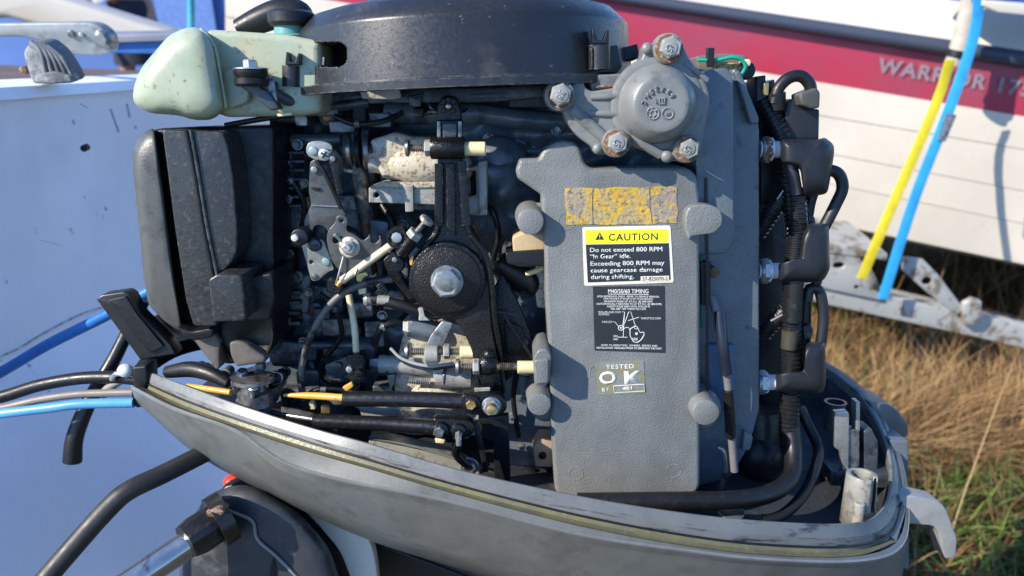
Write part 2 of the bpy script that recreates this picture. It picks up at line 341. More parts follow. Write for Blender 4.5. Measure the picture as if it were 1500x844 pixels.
# stem end of the hull at its left
mk('stem', [W(345, -60, 2.94), W(352, 10, 2.94), W(362, 34, 2.94), W(372, 60, 2.93), W(372, 60, 3.6), W(362, 34, 3.6), W(352, 10, 3.6), W(345, -60, 3.6)],
   [(0, 1, 6, 7), (1, 2, 5, 6), (2, 3, 4, 5)], CREAMH, rb)
BLUEC = mat('blue_boat_cover', (.015, .08, .30), .6, 0, .3, 20)
ext('cover_edge', [(1432, -30), (1620, -30), (1620, 30), (1500, 12), (1436, 6)], 2.35, 2.6, BLUEC, rb, 3)
ext('deck_trim', [(1440, 0), (1540, 8), (1540, 26), (1462, 18), (1440, 8)], 2.33, 2.36, CREAMH, rb, 1)
# straps, padded post
YEL = mat('yellow_webbing', (.62, .52, .02), .7, 0, .6, 900); BLUS = mat('blue_webbing', (.02, .30, .62), .7, 0, .6, 900)
PAD = mat('grey_beige_padding', (.40, .37, .32), .8, 0, .5, 60)
def strap(name, pts, w, m): return sweep(name, [W(*p) for p in pts], m, None, prof=rect(w*pts[0][2]/F, .004), n=4, ang=30, up=(1, 0, 0))
tag(strap('ratchet_strap', [(1392, 88, 2.36), (1372, 150, 2.35), (1300, 318, 2.17), (1262, 408, 2.165)], 14, YEL), 'yellow ratchet strap running from the padded post down to the trailer', 'strap')
s2 = tag(strap('ratchet_strap', [(1436, -20, 2.34), (1425, 60, 2.33), (1383, 180, 2.25), (1340, 290, 2.19), (1293, 438, 2.16)], 15, BLUS), 'bright blue ratchet strap hooked over the hull beside the yellow one', 'strap')
bk = bar('buckle', [(1392, 168, 2.25), (1376, 206, 2.235)], 20, 9, STEELD, s2)
post = tag(tube('padded_post', [(1432, -60, 2.42), (1418, 20, 2.42), (1404, 76, 2.41)], 13, PAD, None, n=3), 'beige padded trailer post leaning against the cream hull', 'post')
tube('end_sleeve', [(1404, 74, 2.41), (1400, 84, 2.41)], 14.5, RUB, post, n=2); tube('end_cap', [(1400, 84, 2.41), (1396, 96, 2.41)], 12, PAD, post, n=2)
# trailer
GALV = mat('galvanised_steel', (.42, .43, .42), .6, .2, .6, 40, ((.20, .17, .13), 22, .52, .60), ds=1.3)
tr = empty('boat_trailer', 'galvanised boat trailer chassis with slotted brackets half hidden in dry weeds', 'trailer', Matrix.Identity(4))
ext('chassis_beam', [(1080, 386), (1195, 411), (1300, 434), (1420, 460), (1600, 499), (1780, 538), (1780, 574), (1600, 534), (1420, 492), (1290, 464), (1190, 442), (1080, 418)], 2.22, 2.27, GALV, tr, 2)
0 and ext('chassis_beam', [(1400, 455), (1560, 486), (1760, 520), (1760, 560), (1560, 516), (1400, 482)], 2.28, 2.36, GALV, tr, 2)
ext('cross_plate', [(1090, 338), (1216, 360), (1300, 372), (1300, 382), (1216, 371), (1090, 349)], 2.20, 2.50, GALV, tr, 1)
ext('bracket', [(1150, 358), (1240, 364), (1276, 392), (1292, 426), (1290, 440), (1150, 410)], 2.205, 2.215, GALV, tr, 1, holes=[circ(1229, 389, 9, 14, 5)])
ext('bracket', [(1318, 376), (1352, 380), (1372, 400), (1412, 452), (1402, 462), (1360, 430), (1322, 396)], 2.205, 2.215, GALV, tr, 1, holes=[circ(1358, 412, 8, 14, 6)])
ext('bracket', [(1412, 446, 8), (1426, 438, 8), (1438, 442, 8), (1438, 462, 8), (1428, 476, 8), (1412, 476, 8)], 2.19, 2.21, GALV, tr, 1)
ext('slot', circ(1235, 425, 10, 14, 3), 2.215, 2.225, RUB, tr, .2); disc('bolt', 1254, 420, 2.205, 2.225, 4, STEEL, tr, .5)
tube('axle', [(1150, 400, 2.9), (1700, 520, 2.9)], 12, GALV, tr, n=2)
# ---- the white boat that carries the motor
WHT = mat('white_gelcoat', (.86, .91, .97), .42, 0, .15, 30, ((.70, .78, .88), 3.5, .42, .7), ((.33, .34, .36), 24, .665, .70), ds=1.3)  # white tinted blue so the paint carries part of its shade
DECKB = mat('brown_worn_deck', (.11, .075, .06), .75, 0, .6, 80, ((.20, .13, .10), 14, .5, .7))
wb = empty('motor_boat', 'white boat in shade whose stern carries the grey outboard motor', 'boat', Matrix.Identity(4))
xT = -.60
def onx(px, py, x=xT):
    r = ray(px, py, PITCH); q = r*(x/r.x); return Vector((q.x, q.y, q.z+CAMZ))
cr0, cr1 = onx(-200, 622), onx(210, 430); cr2 = cr1+(cr1-cr0)*1.5
tp0, tp1 = onx(-200, 142), onx(200, 119); tp2 = tp1+(tp1-tp0)*1.5
def grid(name, A, Bq, C, D, m, nu=24, nv=16, bulge=0, axis=Vector((1, 0, 0))):
    vs = []; fs = []
    for i in range(nv+1):
        for j in range(nu+1):
            u, v = j/nu, i/nv; p = (A*(1-u)+Bq*u)*(1-v)+(D*(1-u)+C*u)*v
            vs.append(p+axis*bulge*math.sin(math.pi*v))
    for i in range(nv):
        for j in range(nu): a = i*(nu+1)+j; fs.append((a, a+1, a+nu+2, a+nu+1))
    return mk(name, vs, fs, m, wb, 60)
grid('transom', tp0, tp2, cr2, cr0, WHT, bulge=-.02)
C0 = W(-300, 900, .62); C1 = W(520, 900, 1.0); C2 = W(640, 700, 1.7)
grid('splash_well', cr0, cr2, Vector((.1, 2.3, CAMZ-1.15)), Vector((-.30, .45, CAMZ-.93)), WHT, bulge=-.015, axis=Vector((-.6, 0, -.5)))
# crease dirt line
sweep('crease_dirt', [onx(x, y-6, xT+.001) for x, y in [(-20, 541), (0, 529), (30, 515), (60, 497), (95, 478), (130, 462), (165, 452)]], mat('crease_grime', (.30, .31, .31), .9, 0, .8, 200, ((.6, .63, .67), 60, .45, .55)), wb, rad=.0012, n=6, seg=6)
# scuffs on the stern
SCF = mat('scuff', (.50, .54, .62), .7)
for (a, b_, c_, d_, w_) in [(162, 160, 174, 194, .0016), (186, 152, 190, 172, .0018), (118, 152, 128, 158, .0008), (107, 176, 109, 182, .0018), (198, 184, 199, 189, .002), (154, 304, 156, 308, .0018), (123, 288, 125, 290, .001), (60, 352, 92, 360, .0004)]:
    sweep('scuff_mark', [onx(a, b_, xT+.0195), onx(c_, d_, xT+.0195)], SCF, wb, rad=w_, n=1, seg=6)
# gunwale and deck
gv = []
e0, e1 = tp0, tp2; inn = Vector((-.10, 0, .006))
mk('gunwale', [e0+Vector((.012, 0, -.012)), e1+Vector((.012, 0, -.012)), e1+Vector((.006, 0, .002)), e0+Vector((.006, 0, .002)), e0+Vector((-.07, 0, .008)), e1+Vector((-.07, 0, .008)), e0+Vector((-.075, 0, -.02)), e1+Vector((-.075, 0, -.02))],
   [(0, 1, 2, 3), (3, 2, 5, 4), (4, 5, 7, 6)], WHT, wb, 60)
mk('deck', [e0+Vector((-.07, 0, -.008)), e1+Vector((-.07, 0, -.008)), e1+Vector((-2.2, .5, .0)), e0+Vector((-2.2, .5, .0))], [(0, 1, 2, 3)], DECKB, wb, None)
ext('blue_seat_edge', [(150, 62), (250, 60), (262, 72), (262, 80), (150, 78)], 1.55, 1.62, mat('blue_vinyl', (.03, .14, .46), .5), wb, 2)
ext('seat_top', [(140, 52), (262, 50), (262, 60), (140, 64)], 1.54, 1.62, mat('grey_vinyl', (.2, .22, .27), .6), wb, 2)
disc('drain_screw', 122, 218, 1.04, 1.05, 5, RUB, wb, 1).location.x = .0
# cream stand-in for the sunlit ledge under the cowl
0 and ext('lit_moulding', fil([(395, 700), (480, 760), (532, 785), (546, 815), (556, 900), (430, 900), (400, 760)], 6), .80, .90, CREAMH, wb, 4)
0 and ext('side_moulding', [(500, 760), (900, 800), (900, 960), (530, 960)], .93, .98, mat('dark_moulding', (.03, .035, .045), .5), wb, 3)
# aluminium channel, ribbed boot, far hull
ALU = mat('weathered_aluminium', (.33, .36, .36), .5, .4, .4, 60, ((.14, .15, .15), 25, .52, .68))
rl = empty('aluminium_bracket', 'weathered aluminium channel bracket lying along the far deck edge', 'bracket', Matrix.Identity(4))
ext('channel', fil([(-60, 36), (60, 34), (140, 33, 18), (163, 52, 14), (164, 76, 12), (148, 81), (95, 80), (70, 62, 14), (30, 53, 14), (-10, 54), (-60, 58)], 4), 1.22, 1.245, ALU, rl, 2)
disc('rivet', 103, 50, 1.215, 1.23, 5, STEELD, rl, 1); disc('rivet', 118, 52, 1.214, 1.23, 3.5, STEEL, rl, 1)
lathe('pivot', W(150, 58, 1.215), (0, 1, 0), [(-.006, .008), (0, .014), (.02, .014)], STEELD, rl, 20)
RIBM = mat('chalky_grey_rubber', (.13, .14, .15), .75, 0, .4, 90, ((.42, .43, .42), 30, .48, .64))
rbt = empty('rubber_boot', 'chalky grey ribbed rubber boot standing on the white gunwale', 'rubber boot', Matrix.Identity(4))
cpt = W(70, 100, 1.02)
ext('boot_body', fil([(32, 75, 10), (45, 60, 12), (62, 60, 12), (84, 78, 10), (98, 100), (107, 118), (100, 123), (70, 122), (48, 124), (40, 105)], 6), 1.0, 1.035, RIBM, rbt, 5)
for i in range(5):
    a = i*11
    tube('rib', [(46+a*.55, 62+i*1.6, .995), (60+a*.75, 76+i*3, .985), (66+a*.9, 96+i*3, .985), (70+a*.95, 112+i, .99)], 3.6, RIBM, rbt, n=5, seg=8)
ext('boot_lip', fil([(50, 110), (80, 104), (104, 112), (106, 122), (70, 124), (50, 122)], 5), .98, 1.0, RIBM, rbt, 3)
disc('rusty_stub', 33, 104, 1.0, 1.03, 6, RUST, rbt, 1)
tag(ext('small_dinghy', fil([(-80, -30), (60, -10), (245, 47), (250, 56), (150, 62), (60, 40), (10, 26), (-80, 34)], 6), 2.6, 2.72, CREAMH, None, 8), 'long cream hull slanting down behind the aluminium bracket', 'boat')
BLUW = mat('shade_blue_wall', (.10, .20, .50), .7, 0, .1, 3, ds=1.3)  # wall colour deepened to carry the blue of its shade
bd = empty('shed', 'pale blue shed wall behind the person beyond the boats', 'shed', Matrix.Translation((-3, 8, 0)))
def wbox(name, x0, x1, y0, y1, z0, z1, m, parent, off=Vector((0, 0, 0))):
    v = [Vector((x, y, z))-off for x in (x0, x1) for y in (y0, y1) for z in (z0, z1)]
    return mk(name, v, [(0, 1, 3, 2), (4, 6, 7, 5), (0, 4, 5, 1), (2, 3, 7, 6), (0, 2, 6, 4), (1, 5, 7, 3)], m, parent, 20)
of = Vector((-3, 8, 0))
wbox('wall', -7.5, -2.62, 8.0, 11, 0, 3.2, BLUW, bd, of)
wbox('door', -3.45, -2.9, 7.95, 7.99, .1, 2.2, mat('blue_door', (.14, .26, .62), .6), bd, of)
wbox('corner_post', -2.62, -2.5, 7.95, 8.1, 0, 3.2, mat('dark_post', (.06, .06, .06), .7), bd, of)
wbox('vent', -4.45, -4.2, 7.93, 7.99, 1.05, 1.2, RUB, bd, of)
wbox('roof', -7.7, -2.4, 7.8, 11.2, 3.2, 3.3, GALV, bd, of)
tag(tube('mooring_line', [(281, -60, 3.0), (280, 20, 3.0), (280, 60, 2.9)], 5, mat('cyan_rope', (.03, .30, .42), .7, 0, .8, 90), None, n=3), 'cyan rope hanging vertically in front of the pale blue shed', 'rope')
# person in the distance
def person():
    p0 = W(194, 20, 7.0); x, y = p0.x, p0.y
    root = empty('person', 'person in dark shorts and light shirt bending behind the boats', 'person', Matrix.Translation((x, y, 0)))
    J = [(0, 0, .98), (-.03, -.02, 1.22), (-.12, -.10, 1.42), (-.17, -.14, 1.50), (-.23, -.2, 1.60), (-.26, -.22, 1.70),
         (-.30, -.06, 1.40), (-.33, -.12, 1.14), (-.30, -.3, .95), (.08, -.06, 1.40), (.17, -.02, 1.14), (.20, -.16, .92),
         (-.11, 0, .90), (-.13, -.03, .50), (-.13, .03, .09), (-.13, -.12, .05), (.11, 0, .90), (.13, -.03, .5), (.13, .03, .09), (.13, -.12, .05), (-.28, -.36, .88), (.19, -.22, .85)]
    E = [(0, 1), (1, 2), (2, 3), (3, 4), (4, 5), (2, 6), (6, 7), (7, 8), (2, 9), (9, 10), (10, 11), (0, 12), (12, 13), (13, 14), (14, 15), (0, 16), (16, 17), (17, 18), (18, 19), (8, 20), (11, 21)]
    Rr = [.15, .14, .15, .07, .09, .09, .055, .045, .032, .055, .045, .032, .09, .06, .04, .035, .09, .06, .04, .035, .03, .03]
    me = bpy.data.meshes.new('body'); me.from_pydata(J, E, []); o = bpy.data.objects.new('body', me); COL.objects.link(o)
    md = o.modifiers.new('s', 'SKIN'); sv = me.skin_vertices[0].data
    for i, r in enumerate(Rr): sv[i].radius = (r, r)
    sv[0].use_root = True; o.modifiers.new('u', 'SUBSURF').render_levels = 1
    me.materials.append(mat('skin', (.42, .22, .15), .6)); o.parent = root
    lathe('shorts', Vector((0, 0, .70)), (0, 0, 1), [(0, .22), (.1, .21), (.3, .19), (.5, .175), (.52, .16)], mat('navy_shorts', (.012, .014, .03), .8), root, 20)
    lathe('shirt', Vector((-.08, -.06, 1.26)), (-.25, -.2, 1), [(0, .19), (.1, .2), (.2, .21), (.27, .1)], mat('pale_shirt', (.6, .6, .6), .8), root, 20)
    ball('hair', 750, 422, 1, 1, mat('dark_hair', (.02, .015, .01), .8), root).matrix_local = Matrix.Translation((-.26, -.2, 1.72)) @ Matrix.Scale(105, 4) @ Matrix.Translation(-W(750, 422, 1))
person()
# ------------------------------------------------------------------ dry weeds
def blades(name, n, xr, yr, hmin, hmax, w, m, lean=.5, dens=None):
    x = rng.uniform(*xr, n); y = rng.uniform(*yr, n)
    if dens is not None:
        keep = dens(x, y) > rng.random(n); x = x[keep]; y = y[keep]; n = len(x)
    h = rng.uniform(hmin, hmax, n); a = rng.uniform(0, 2*np.pi, n); ln = rng.uniform(.1, lean, n)*h; b = rng.uniform(0, 2*np.pi, n)
    V = np.empty((n, 7, 3))
    for k, (t, ww) in enumerate([(0, 1), (.4, .8), (.75, .5)]):
        cx = x+np.cos(a)*ln*t*t; cy = y+np.sin(a)*ln*t*t; cz = h*t*(1-.25*t*ln/h)
        for s in (0, 1):
            sg = (s*2-1)*w*ww; V[:, k*2+s, 0] = cx+np.cos(b)*sg; V[:, k*2+s, 1] = cy+np.sin(b)*sg; V[:, k*2+s, 2] = cz
    V[:, 6, 0] = x+np.cos(a)*ln; V[:, 6, 1] = y+np.sin(a)*ln; V[:, 6, 2] = h*(1-.25*ln/h)
    me = bpy.data.meshes.new(name); V = V.reshape(-1, 3); base = np.arange(n)*7
    q1 = np.stack([base, base+1, base+3, base+2], 1); q2 = q1+2; t3 = np.stack([base+4, base+5, base+6], 1)
    me.vertices.add(len(V)); me.vertices.foreach_set('co', V.ravel())
    loops = np.concatenate([np.concatenate([q1, q2]).ravel(), t3.ravel()]); me.loops.add(len(loops)); me.loops.foreach_set('vertex_index', loops)
    st = np.concatenate([np.arange(2*n)*4, 8*n+np.arange(n)*3]); me.polygons.add(3*n); me.polygons.foreach_set('loop_start', st)
    me.polygons.foreach_set('loop_total', np.concatenate([np.full(2*n, 4), np.full(n, 3)])); me.update(); me.validate()
    o = link(name, me, m, None, None); o['kind'] = 'stuff'; return o
def leafm(name, c1, c2, c3):
    m = mat(name, c1, .7, rv=0); n = m.node_tree.nodes; l = m.node_tree.links; b = n['Principled BSDF']
    g = n.new('ShaderNodeNewGeometry'); r = n.new('ShaderNodeValToRGB'); l.new(g.outputs['Random Per Island'], r.inputs[0])
    e = r.color_ramp.elements; e[0].color = (*c1, 1); e[1].color = (*c3, 1); q = e.new(.5); q.color = (*c2, 1)
    l.new(r.outputs[0], b.inputs['Base Color']); b.inputs['Subsurface Weight'].default_value = 0; return m
DRY = leafm('dry_stalks', (.21, .11, .045), (.31, .18, .075), (.43, .31, .16))
BRN = leafm('brown_bracken', (.075, .045, .02), (.14, .08, .03), (.24, .14, .055))
GRN = leafm('green_weeds', (.03, .07, .01), (.07, .12, .02), (.15, .21, .04))
def patch(s, seed, lo):
    def f(x, y): return np.clip((np.sin(x*s+seed)+np.sin(y*s*1.3+seed*2)+np.sin((x+y)*s*.7+seed*3))/3+.5-lo, 0, 1)
    return f
def reg(xr): return xr
blades('dry_grass', 26000, (.35, 3.4), (1.5, 4.2), .10, .34, .0028, DRY, 1.3, lambda x, y: patch(2.5, 1, .1)(x, y)*np.clip((y-1.75)/.8, .06, 1))
blades('brown_bracken', 34000, (.25, 3.4), (.9, 4.2), .08, .34, .0035, BRN, 1.5, patch(2.1, 4, -.2))
blades('green_weeds', 30000, (.25, 3.0), (.9, 3.6), .08, .30, .006, GRN, 1.3, lambda x, y: patch(3.7, 2, .0)(x, y)*np.clip((3.1-y)/1.2, .16, 1))
blades('bracket_weeds', 4500, (.75, 2.3), (2.02, 2.2), .28, .60, .0018, DRY, 1.1)
blades('tall_stems', 500, (.4, 3.0), (1.5, 3.6), .35, .75, .0016, DRY, .7)
blades('litter_leaves', 9000, (.3, 3.2), (1.0, 3.8), .03, .16, .011, BRN, 2.0)
blades('far_grass', 14000, (-6, 9), (3.6, 12), .15, .5, .01, BRN, .8)
# ================================================================== THE OUTBOARD MOTOR
FR = 'M'
mo = empty('outboard_motor', 'grey outboard motor with its top cowl removed and powerhead exposed', 'outboard motor', ROOTM)
# ---- cowl tray -----------------------------------------------------------------
CR = [(214,545,60),(270,566,25),(350,595,-12),(450,627,-40),(542,652,-58),(676,691,-72),(850,729,-80),(1000,753,-78),(1117,765,-66),(1233,769,-38),(1285,757,0),(1307,715,45),(1303,656,95),(1278,600,145),(1247,563,180),(1208,535,215),(1150,505,240)]
CY = [(214,564,56),(270,589,18),(350,618,-19),(450,650,-47),(542,677,-65),(676,715,-79),(850,758,-87),(1000,786,-85),(1117,800,-73),(1240,803,-45),(1303,785,-2),(1322,735,43),(1313,668,93),(1286,605,145),(1253,565,182),(1213,536,217),(1155,506,243)]
CY2 = [(206,567,53),(264,597,14),(345,626,-24),(446,660,-52),(540,687,-71),(675,726,-85),(850,771,-94),(1000,799,-92),(1120,813,-80),(1249,815,-52),(1313,794,-5),(1327,738,43),(1317,670,93),(1289,607,147),(1256,566,184),(1216,537,219),(1158,507,245)]
CG = [(192,567,45),(253,598,6),(345,631,-30),(415,676,-58),(500,703,-74),(660,735,-90),(850,783,-99),(1000,806,-97),(1125,820,-85),(1260,822,-55),(1321,800,-7),(1331,742,43),(1320,672,93),(1292,609,149),(1259,567,186),(1219,538,221),(1160,507,247)]
CG2 = [(192,571,46),(253,602,8),(345,640,-27),(412,689,-52),(500,713,-69),(660,748,-85),(850,795,-94),(1000,816,-92),(1125,829,-79),(1261,831,-49),(1320,812,-3),(1331,762,45),(1320,700,95),(1291,640,150),(1257,600,187),(1217,570,220),(1160,540,245)]
CH = [(196,580,50),(258,632,22),(350,682,-10),(428,722,-32),(530,765,-48),(680,812,-60),(860,858,-68),(1000,880,-66),(1130,892,-52),(1262,886,-22),(1312,862,20),(1324,820,60),(1314,770,105),(1288,705,155),(1254,660,190),(1214,630,222),(1160,600,246)]
CK = [(203,592,58),(284,663,50),(368,711,34),(440,747,20),(556,797,8),(712,845,0),(870,895,-5),(1000,925,0),(1130,935,10),(1240,930,40),(1280,905,70),(1290,865,100),(1285,815,130),(1262,750,170),(1232,705,200),(1200,670,225),(1155,640,248)]
def cshift(c, dx, dy, dd): return [(x+dx, y+dy, d+dd) for x, y, d in c]
def loftrows(name, rows, m, parent, n=9, ang=40):
    L = [catmull([P(*p) for p in r], n) for r in rows]; k = len(L[0]); vs = [p for r in L for p in r]; fs = []
    for i in range(len(L)-1):
        for j in range(k-1): fs.append((i*k+j, i*k+j+1, (i+1)*k+j+1, (i+1)*k+j))
    return mk(name, vs, fs, m, parent, ang)
def inset(c, mm):      # move control points inwards in plan (motor frame), back to points
    q = [P(*p) for p in c]; cen = P(760, 600, 90); out = []
    for i, p in enumerate(q):
        t = (q[min(i+1, len(q)-1)]-q[max(i-1, 0)]); nrm = Vector((-t.y, t.x, 0)).normalized()
        if nrm.dot(Vector((cen.x-p.x, cen.y-p.y, 0))) < 0: nrm = -nrm
        out.append(p+nrm*mm/1000)
    return out
def loftpts(name, rows, m, parent, n=9, ang=40):
    L = [catmull(r, n) for r in rows]; k = len(L[0]); vs = [p for r in L for p in r]; fs = []
    for i in range(len(L)-1):
        for j in range(k-1): fs.append((i*k+j, i*k+j+1, (i+1)*k+j+1, (i+1)*k+j))
    return mk(name, vs, fs, m, parent, ang)
pr = [P(*p) for p in CR]; Z = Vector((0, 0, 1))
cowl = loftpts('lower_cowl', [[P(*p) for p in CG2], [P(*p) for p in CH], [P(*p) for p in CK], [p+Vector((0, .06, -.01)) for p in [P(*p) for p in CK]]], GREYS, mo, ang=50)
EDG = [P(*p) for p in CG]
loftpts('edge_highlight', [[P(*p) for p in cshift(CG, 0, -2.8, 1.6)], [p+Vector((0, -.0012, .0004)) for p in EDG], [P(*p) for p in cshift(CG, 0, 3, .3)]], EDGE, cowl, ang=70)  # lighter strip draws the highlight along the step edge
loftpts('step', [[P(*p) for p in cshift(CG, 0, 2.6, 0)], [P(*p) for p in CG2]], GREYS, cowl)
loftpts('ledge', [[P(*p) for p in CY2], [P(*p) for p in cshift(CG, 0, -2, 1.5)]], GREYS, cowl)
loftpts('seal_groove', [[P(*p) for p in cshift(CY[:11], 0, -1, 1)], [p+Vector((0, 0, -.002)) for p in [P(*q) for q in cshift(CY[:11], 0, 2, -1)]], [P(*p) for p in cshift(CY2[:11], 0, -1.2, 1)], [p+Vector((0, -.0005, .0006)) for p in [P(*q) for q in CY2[:11]]]], OLIVE, cowl)
mid = [P(x1*.45+x2*.55, y1*.45+y2*.55, d1*.45+d2*.55) for (x1, y1, d1), (x2, y2, d2) in zip(CR, CY)]
loftpts('seal_ledge', [[P(*p) for p in cshift(CY[10:], 0, -1, 1)], [P(*p) for p in cshift(CY2[10:], 0, -1, 1)]], GREYS, cowl)
loftpts('seal_band', [mid, [p-Vector((0, 0, .0005)) for p in [P(*q) for q in cshift(CY, 0, -1, 1)]]], RIMD, cowl)
sweep('seal_lip', [P(*p) for p in cshift(CY[:12], 0, -2.5, .4)], RUB, cowl, rad=.0009, n=9, seg=8)
i3 = inset(CR, 3.2)
loftpts('rim', [mid, [p-Z*.0012 for p in pr], [a*.8+b*.2+Z*.0002 for a, b in zip(pr, i3)], [a*.3+b*.7+Z*.0002 for a, b in zip(pr, i3)], [p-Z*.0012 for p in i3], [p-Z*.012 for p in i3]], RIM, cowl, ang=24)
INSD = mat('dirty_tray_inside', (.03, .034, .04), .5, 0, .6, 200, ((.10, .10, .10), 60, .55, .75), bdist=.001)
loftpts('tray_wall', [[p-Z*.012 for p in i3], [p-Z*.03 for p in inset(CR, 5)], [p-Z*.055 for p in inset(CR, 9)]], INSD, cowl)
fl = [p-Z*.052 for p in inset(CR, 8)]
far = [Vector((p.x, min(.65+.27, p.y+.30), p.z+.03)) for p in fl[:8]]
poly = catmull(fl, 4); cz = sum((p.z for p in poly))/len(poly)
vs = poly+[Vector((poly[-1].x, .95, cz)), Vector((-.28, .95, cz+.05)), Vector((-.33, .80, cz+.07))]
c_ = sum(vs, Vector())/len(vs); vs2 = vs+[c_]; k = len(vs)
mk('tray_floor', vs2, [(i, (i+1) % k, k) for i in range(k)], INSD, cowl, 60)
# scratches in the rim wall joint, right-hand lug and catch
HOOK = fil([(1318, 727), (1340, 727), (1376, 735, 8), (1386, 745, 5), (1394, 765, 4), (1403, 790, 4), (1401, 812, 4), (1398, 819, 3), (1384, 819, 3), (1379, 800, 4), (1376, 782, 5), (1368, 771, 6), (1335, 768), (1318, 775)], 3)
SILV = mat('bare_alloy', (.33, .335, .33), .42, .3, .3, 400, ((.3, .3, .3), 50, .5, .7))
hk = ext('catch_hook', HOOK, 40, 62, SILV, mo, 3, 3)
ext('latch_housing', fil([(1272, 588), (1312, 597, 10), (1331, 622), (1331, 640), (1316, 643), (1296, 640)], 4), 150, 200, GREYS, mo, 3)
ext('latch_housing', fil([(1303, 645), (1331, 646), (1331, 730), (1318, 732)], 4), 100, 150, HEAD, mo, 2)
ext('mounting_foot', fil([(1322, 782), (1332, 782), (1332, 832), (1308, 832)], 2), 80, 140, HEAD, mo, 2)
ext('mounting_foot', fil([(1290, 828), (1330, 834), (1330, 900), (1280, 900)], 2), 90, 160, BLK, mo, 2)
# hinge post and brackets in the tray
pc = P(1255, 765, 20); q1 = P(1255, 712, 20); hgt = (q1-pc).length+.012; rr = 23*S(20)
vs = []; fs = []; nseg = 30; gap = 3
for (z, r_) in [(0, rr*1.12), (hgt*.98, rr), (hgt, rr*.97), (hgt, rr*.72), (hgt*.5, rr*.70)]:
    for j in range(nseg-gap+1):
        a = R(-35)+2*math.pi*j/nseg; vs.append(pc+Vector((math.cos(a)*r_, math.sin(a)*r_, z)))
n1 = nseg-gap+1
for i in range(4):
    for j in range(n1-1): fs.append((i*n1+j, i*n1+j+1, (i+1)*n1+j+1, (i+1)*n1+j))
pst = mk('hinge_post', vs, fs, CASTG, mo, 50); md = pst.modifiers.new('t', 'SOLIDIFY'); md.thickness = .0012
lathe('pin', P(1255, 775, 5), (0, 0, 1), [(0, .0052), (.026, .005), (.027, .004)], CASTG, pst, 16)
ext('web', fil([(1262, 750), (1290, 753), (1280, 772), (1262, 775)], 3), 12, 22, CASTG, pst, 1.5)
ext('tray_step', [(1218, 690), (1312, 697), (1312, 716), (1218, 712)], 70, 110, DARK, mo, 2)
br = ext('latch_bracket', fil([(1223, 604), (1241, 602), (1244, 607), (1243, 690), (1234, 690), (1232, 662), (1223, 656)], 2), 75, 82, STEEL, mo, 1)
ext('bracket_plate', fil([(1240, 630), (1259, 630), (1259, 683), (1241, 689)], 2), 78, 90, STEELD, br, 1); ext('bracket_finger', fil([(1254, 589), (1260, 589), (1260, 632), (1254, 632)], 1), 80, 92, STEEL, br, 1)
ext('bracket_block', fil([(1266, 632), (1277, 628), (1287, 648), (1286, 690), (1266, 690)], 2), 82, 105, DARK, br, 2)
lathe('drain_tube', P(1224, 590, 110), (0, 0, 1), [(-.03, .010), (0, .010), (.0005, .0115), (.001, .0115), (.001, .0085), (-.02, .008)], DARK, mo, 24)
# front nose of the tray: black rubber
bar('nose_pad', [(203, 552, 62), (222, 530, 90), (262, 508, 120), (330, 492, 150)], 16, 26, RUB, mo, n=4)
ext('nose_block', fil([(193, 538), (214, 536), (216, 562), (208, 578), (196, 570)], 3), 52, 76, RUB, mo, 3)
ext('nose_block', fil([(192, 572), (208, 578), (210, 596), (200, 598), (192, 590)], 3), 58, 80, BLK, mo, 2)
# ---- engine block: one cast surface behind everything ------------------------------
def hf(x, y):
    d = 118+12*math.sin(x*.021+1)*math.cos(y*.017)
    def gss(cx, cy, sx, sy, a): return -a*math.exp(-((x-cx)/sx)**2-((y-cy)/sy)**2)
    d += gss(745, 270, 55, 60, 42)+gss(690, 240, 60, 50, 26)+gss(760, 160, 200, 16, 16)+gss(640, 178, 70, 17, 26)+gss(795, 195, 60, 14, 20)+gss(700, 330, 60, 40, 18)
    d += gss(640, 490, 80, 60, 28)+gss(770, 500, 40, 60, 25)+gss(740, 640, 60, 60, 18)+gss(560, 470, 40, 50, 25)+gss(930, 300, 200, 300, 40)+gss(470, 330, 60, 40, 14)+gss(460, 500, 60, 40, 14)
    d += 3*math.sin(x*.11)*math.sin(y*.07)+2*math.sin(x*.05+y*.13)
    if 770 < x < 776 and 205 < y < 260: d += 5
    return d
xs = list(range(395, 1070, 5)); ys = list(range(118, 780, 5)); vs = [P(x, y, hf(x, y)) for y in ys for x in xs]; n = len(xs)
fs = [(i*n+j, i*n+j+1, (i+1)*n+j+1, (i+1)*n+j) for i in range(len(ys)-1) for j in range(n-1)]
blk = mk('engine_block', vs, fs, BLOCK, mo, 60)
ext('block_rear', [(400, 130), (1100, 120), (1100, 720), (400, 700)], 150, 230, DARK, mo, 6)
# horizontal pipes and bosses on the block
tube('coolant_pipe', [(395, 206, 85), (470, 205, 85), (500, 205, 85)], 9, BLOCK, mo, n=2)
tube('coolant_pipe', [(565, 165, 78), (640, 168, 76), (700, 166, 80)], 15, BLOCK, mo, n=2)
tube('coolant_pipe', [(690, 165, 86), (770, 176, 84), (860, 180, 86)], 14, BLOCK, mo, n=3)
tube('coolant_pipe', [(700, 200, 95), (770, 222, 92), (850, 214, 94)], 9, BLOCK, mo, n=4)
for (x, y, r, dd) in [(517, 210, 22, 70), (532, 208, 20, 68), (505, 222, 26, 74)]: lathe('pipe_collar', P(x, y, dd), (1, 0, 0), [(0, r*S(dd)*.9), (.002, r*S(dd)), (.006, r*S(dd)), (.007, r*S(dd)*.9)], CARB, mo, 24)
lathe('pipe_nut', P(505, 222, 62), (1, 0, 0), [(0, .010), (.012, .010), (.013, .008)], STEELD, mo, 6)
lathe('pipe_nut', P(520, 170, 62), (1, 0, 0), [(0, .008), (.010, .008), (.011, .006)], DARK, mo, 6)
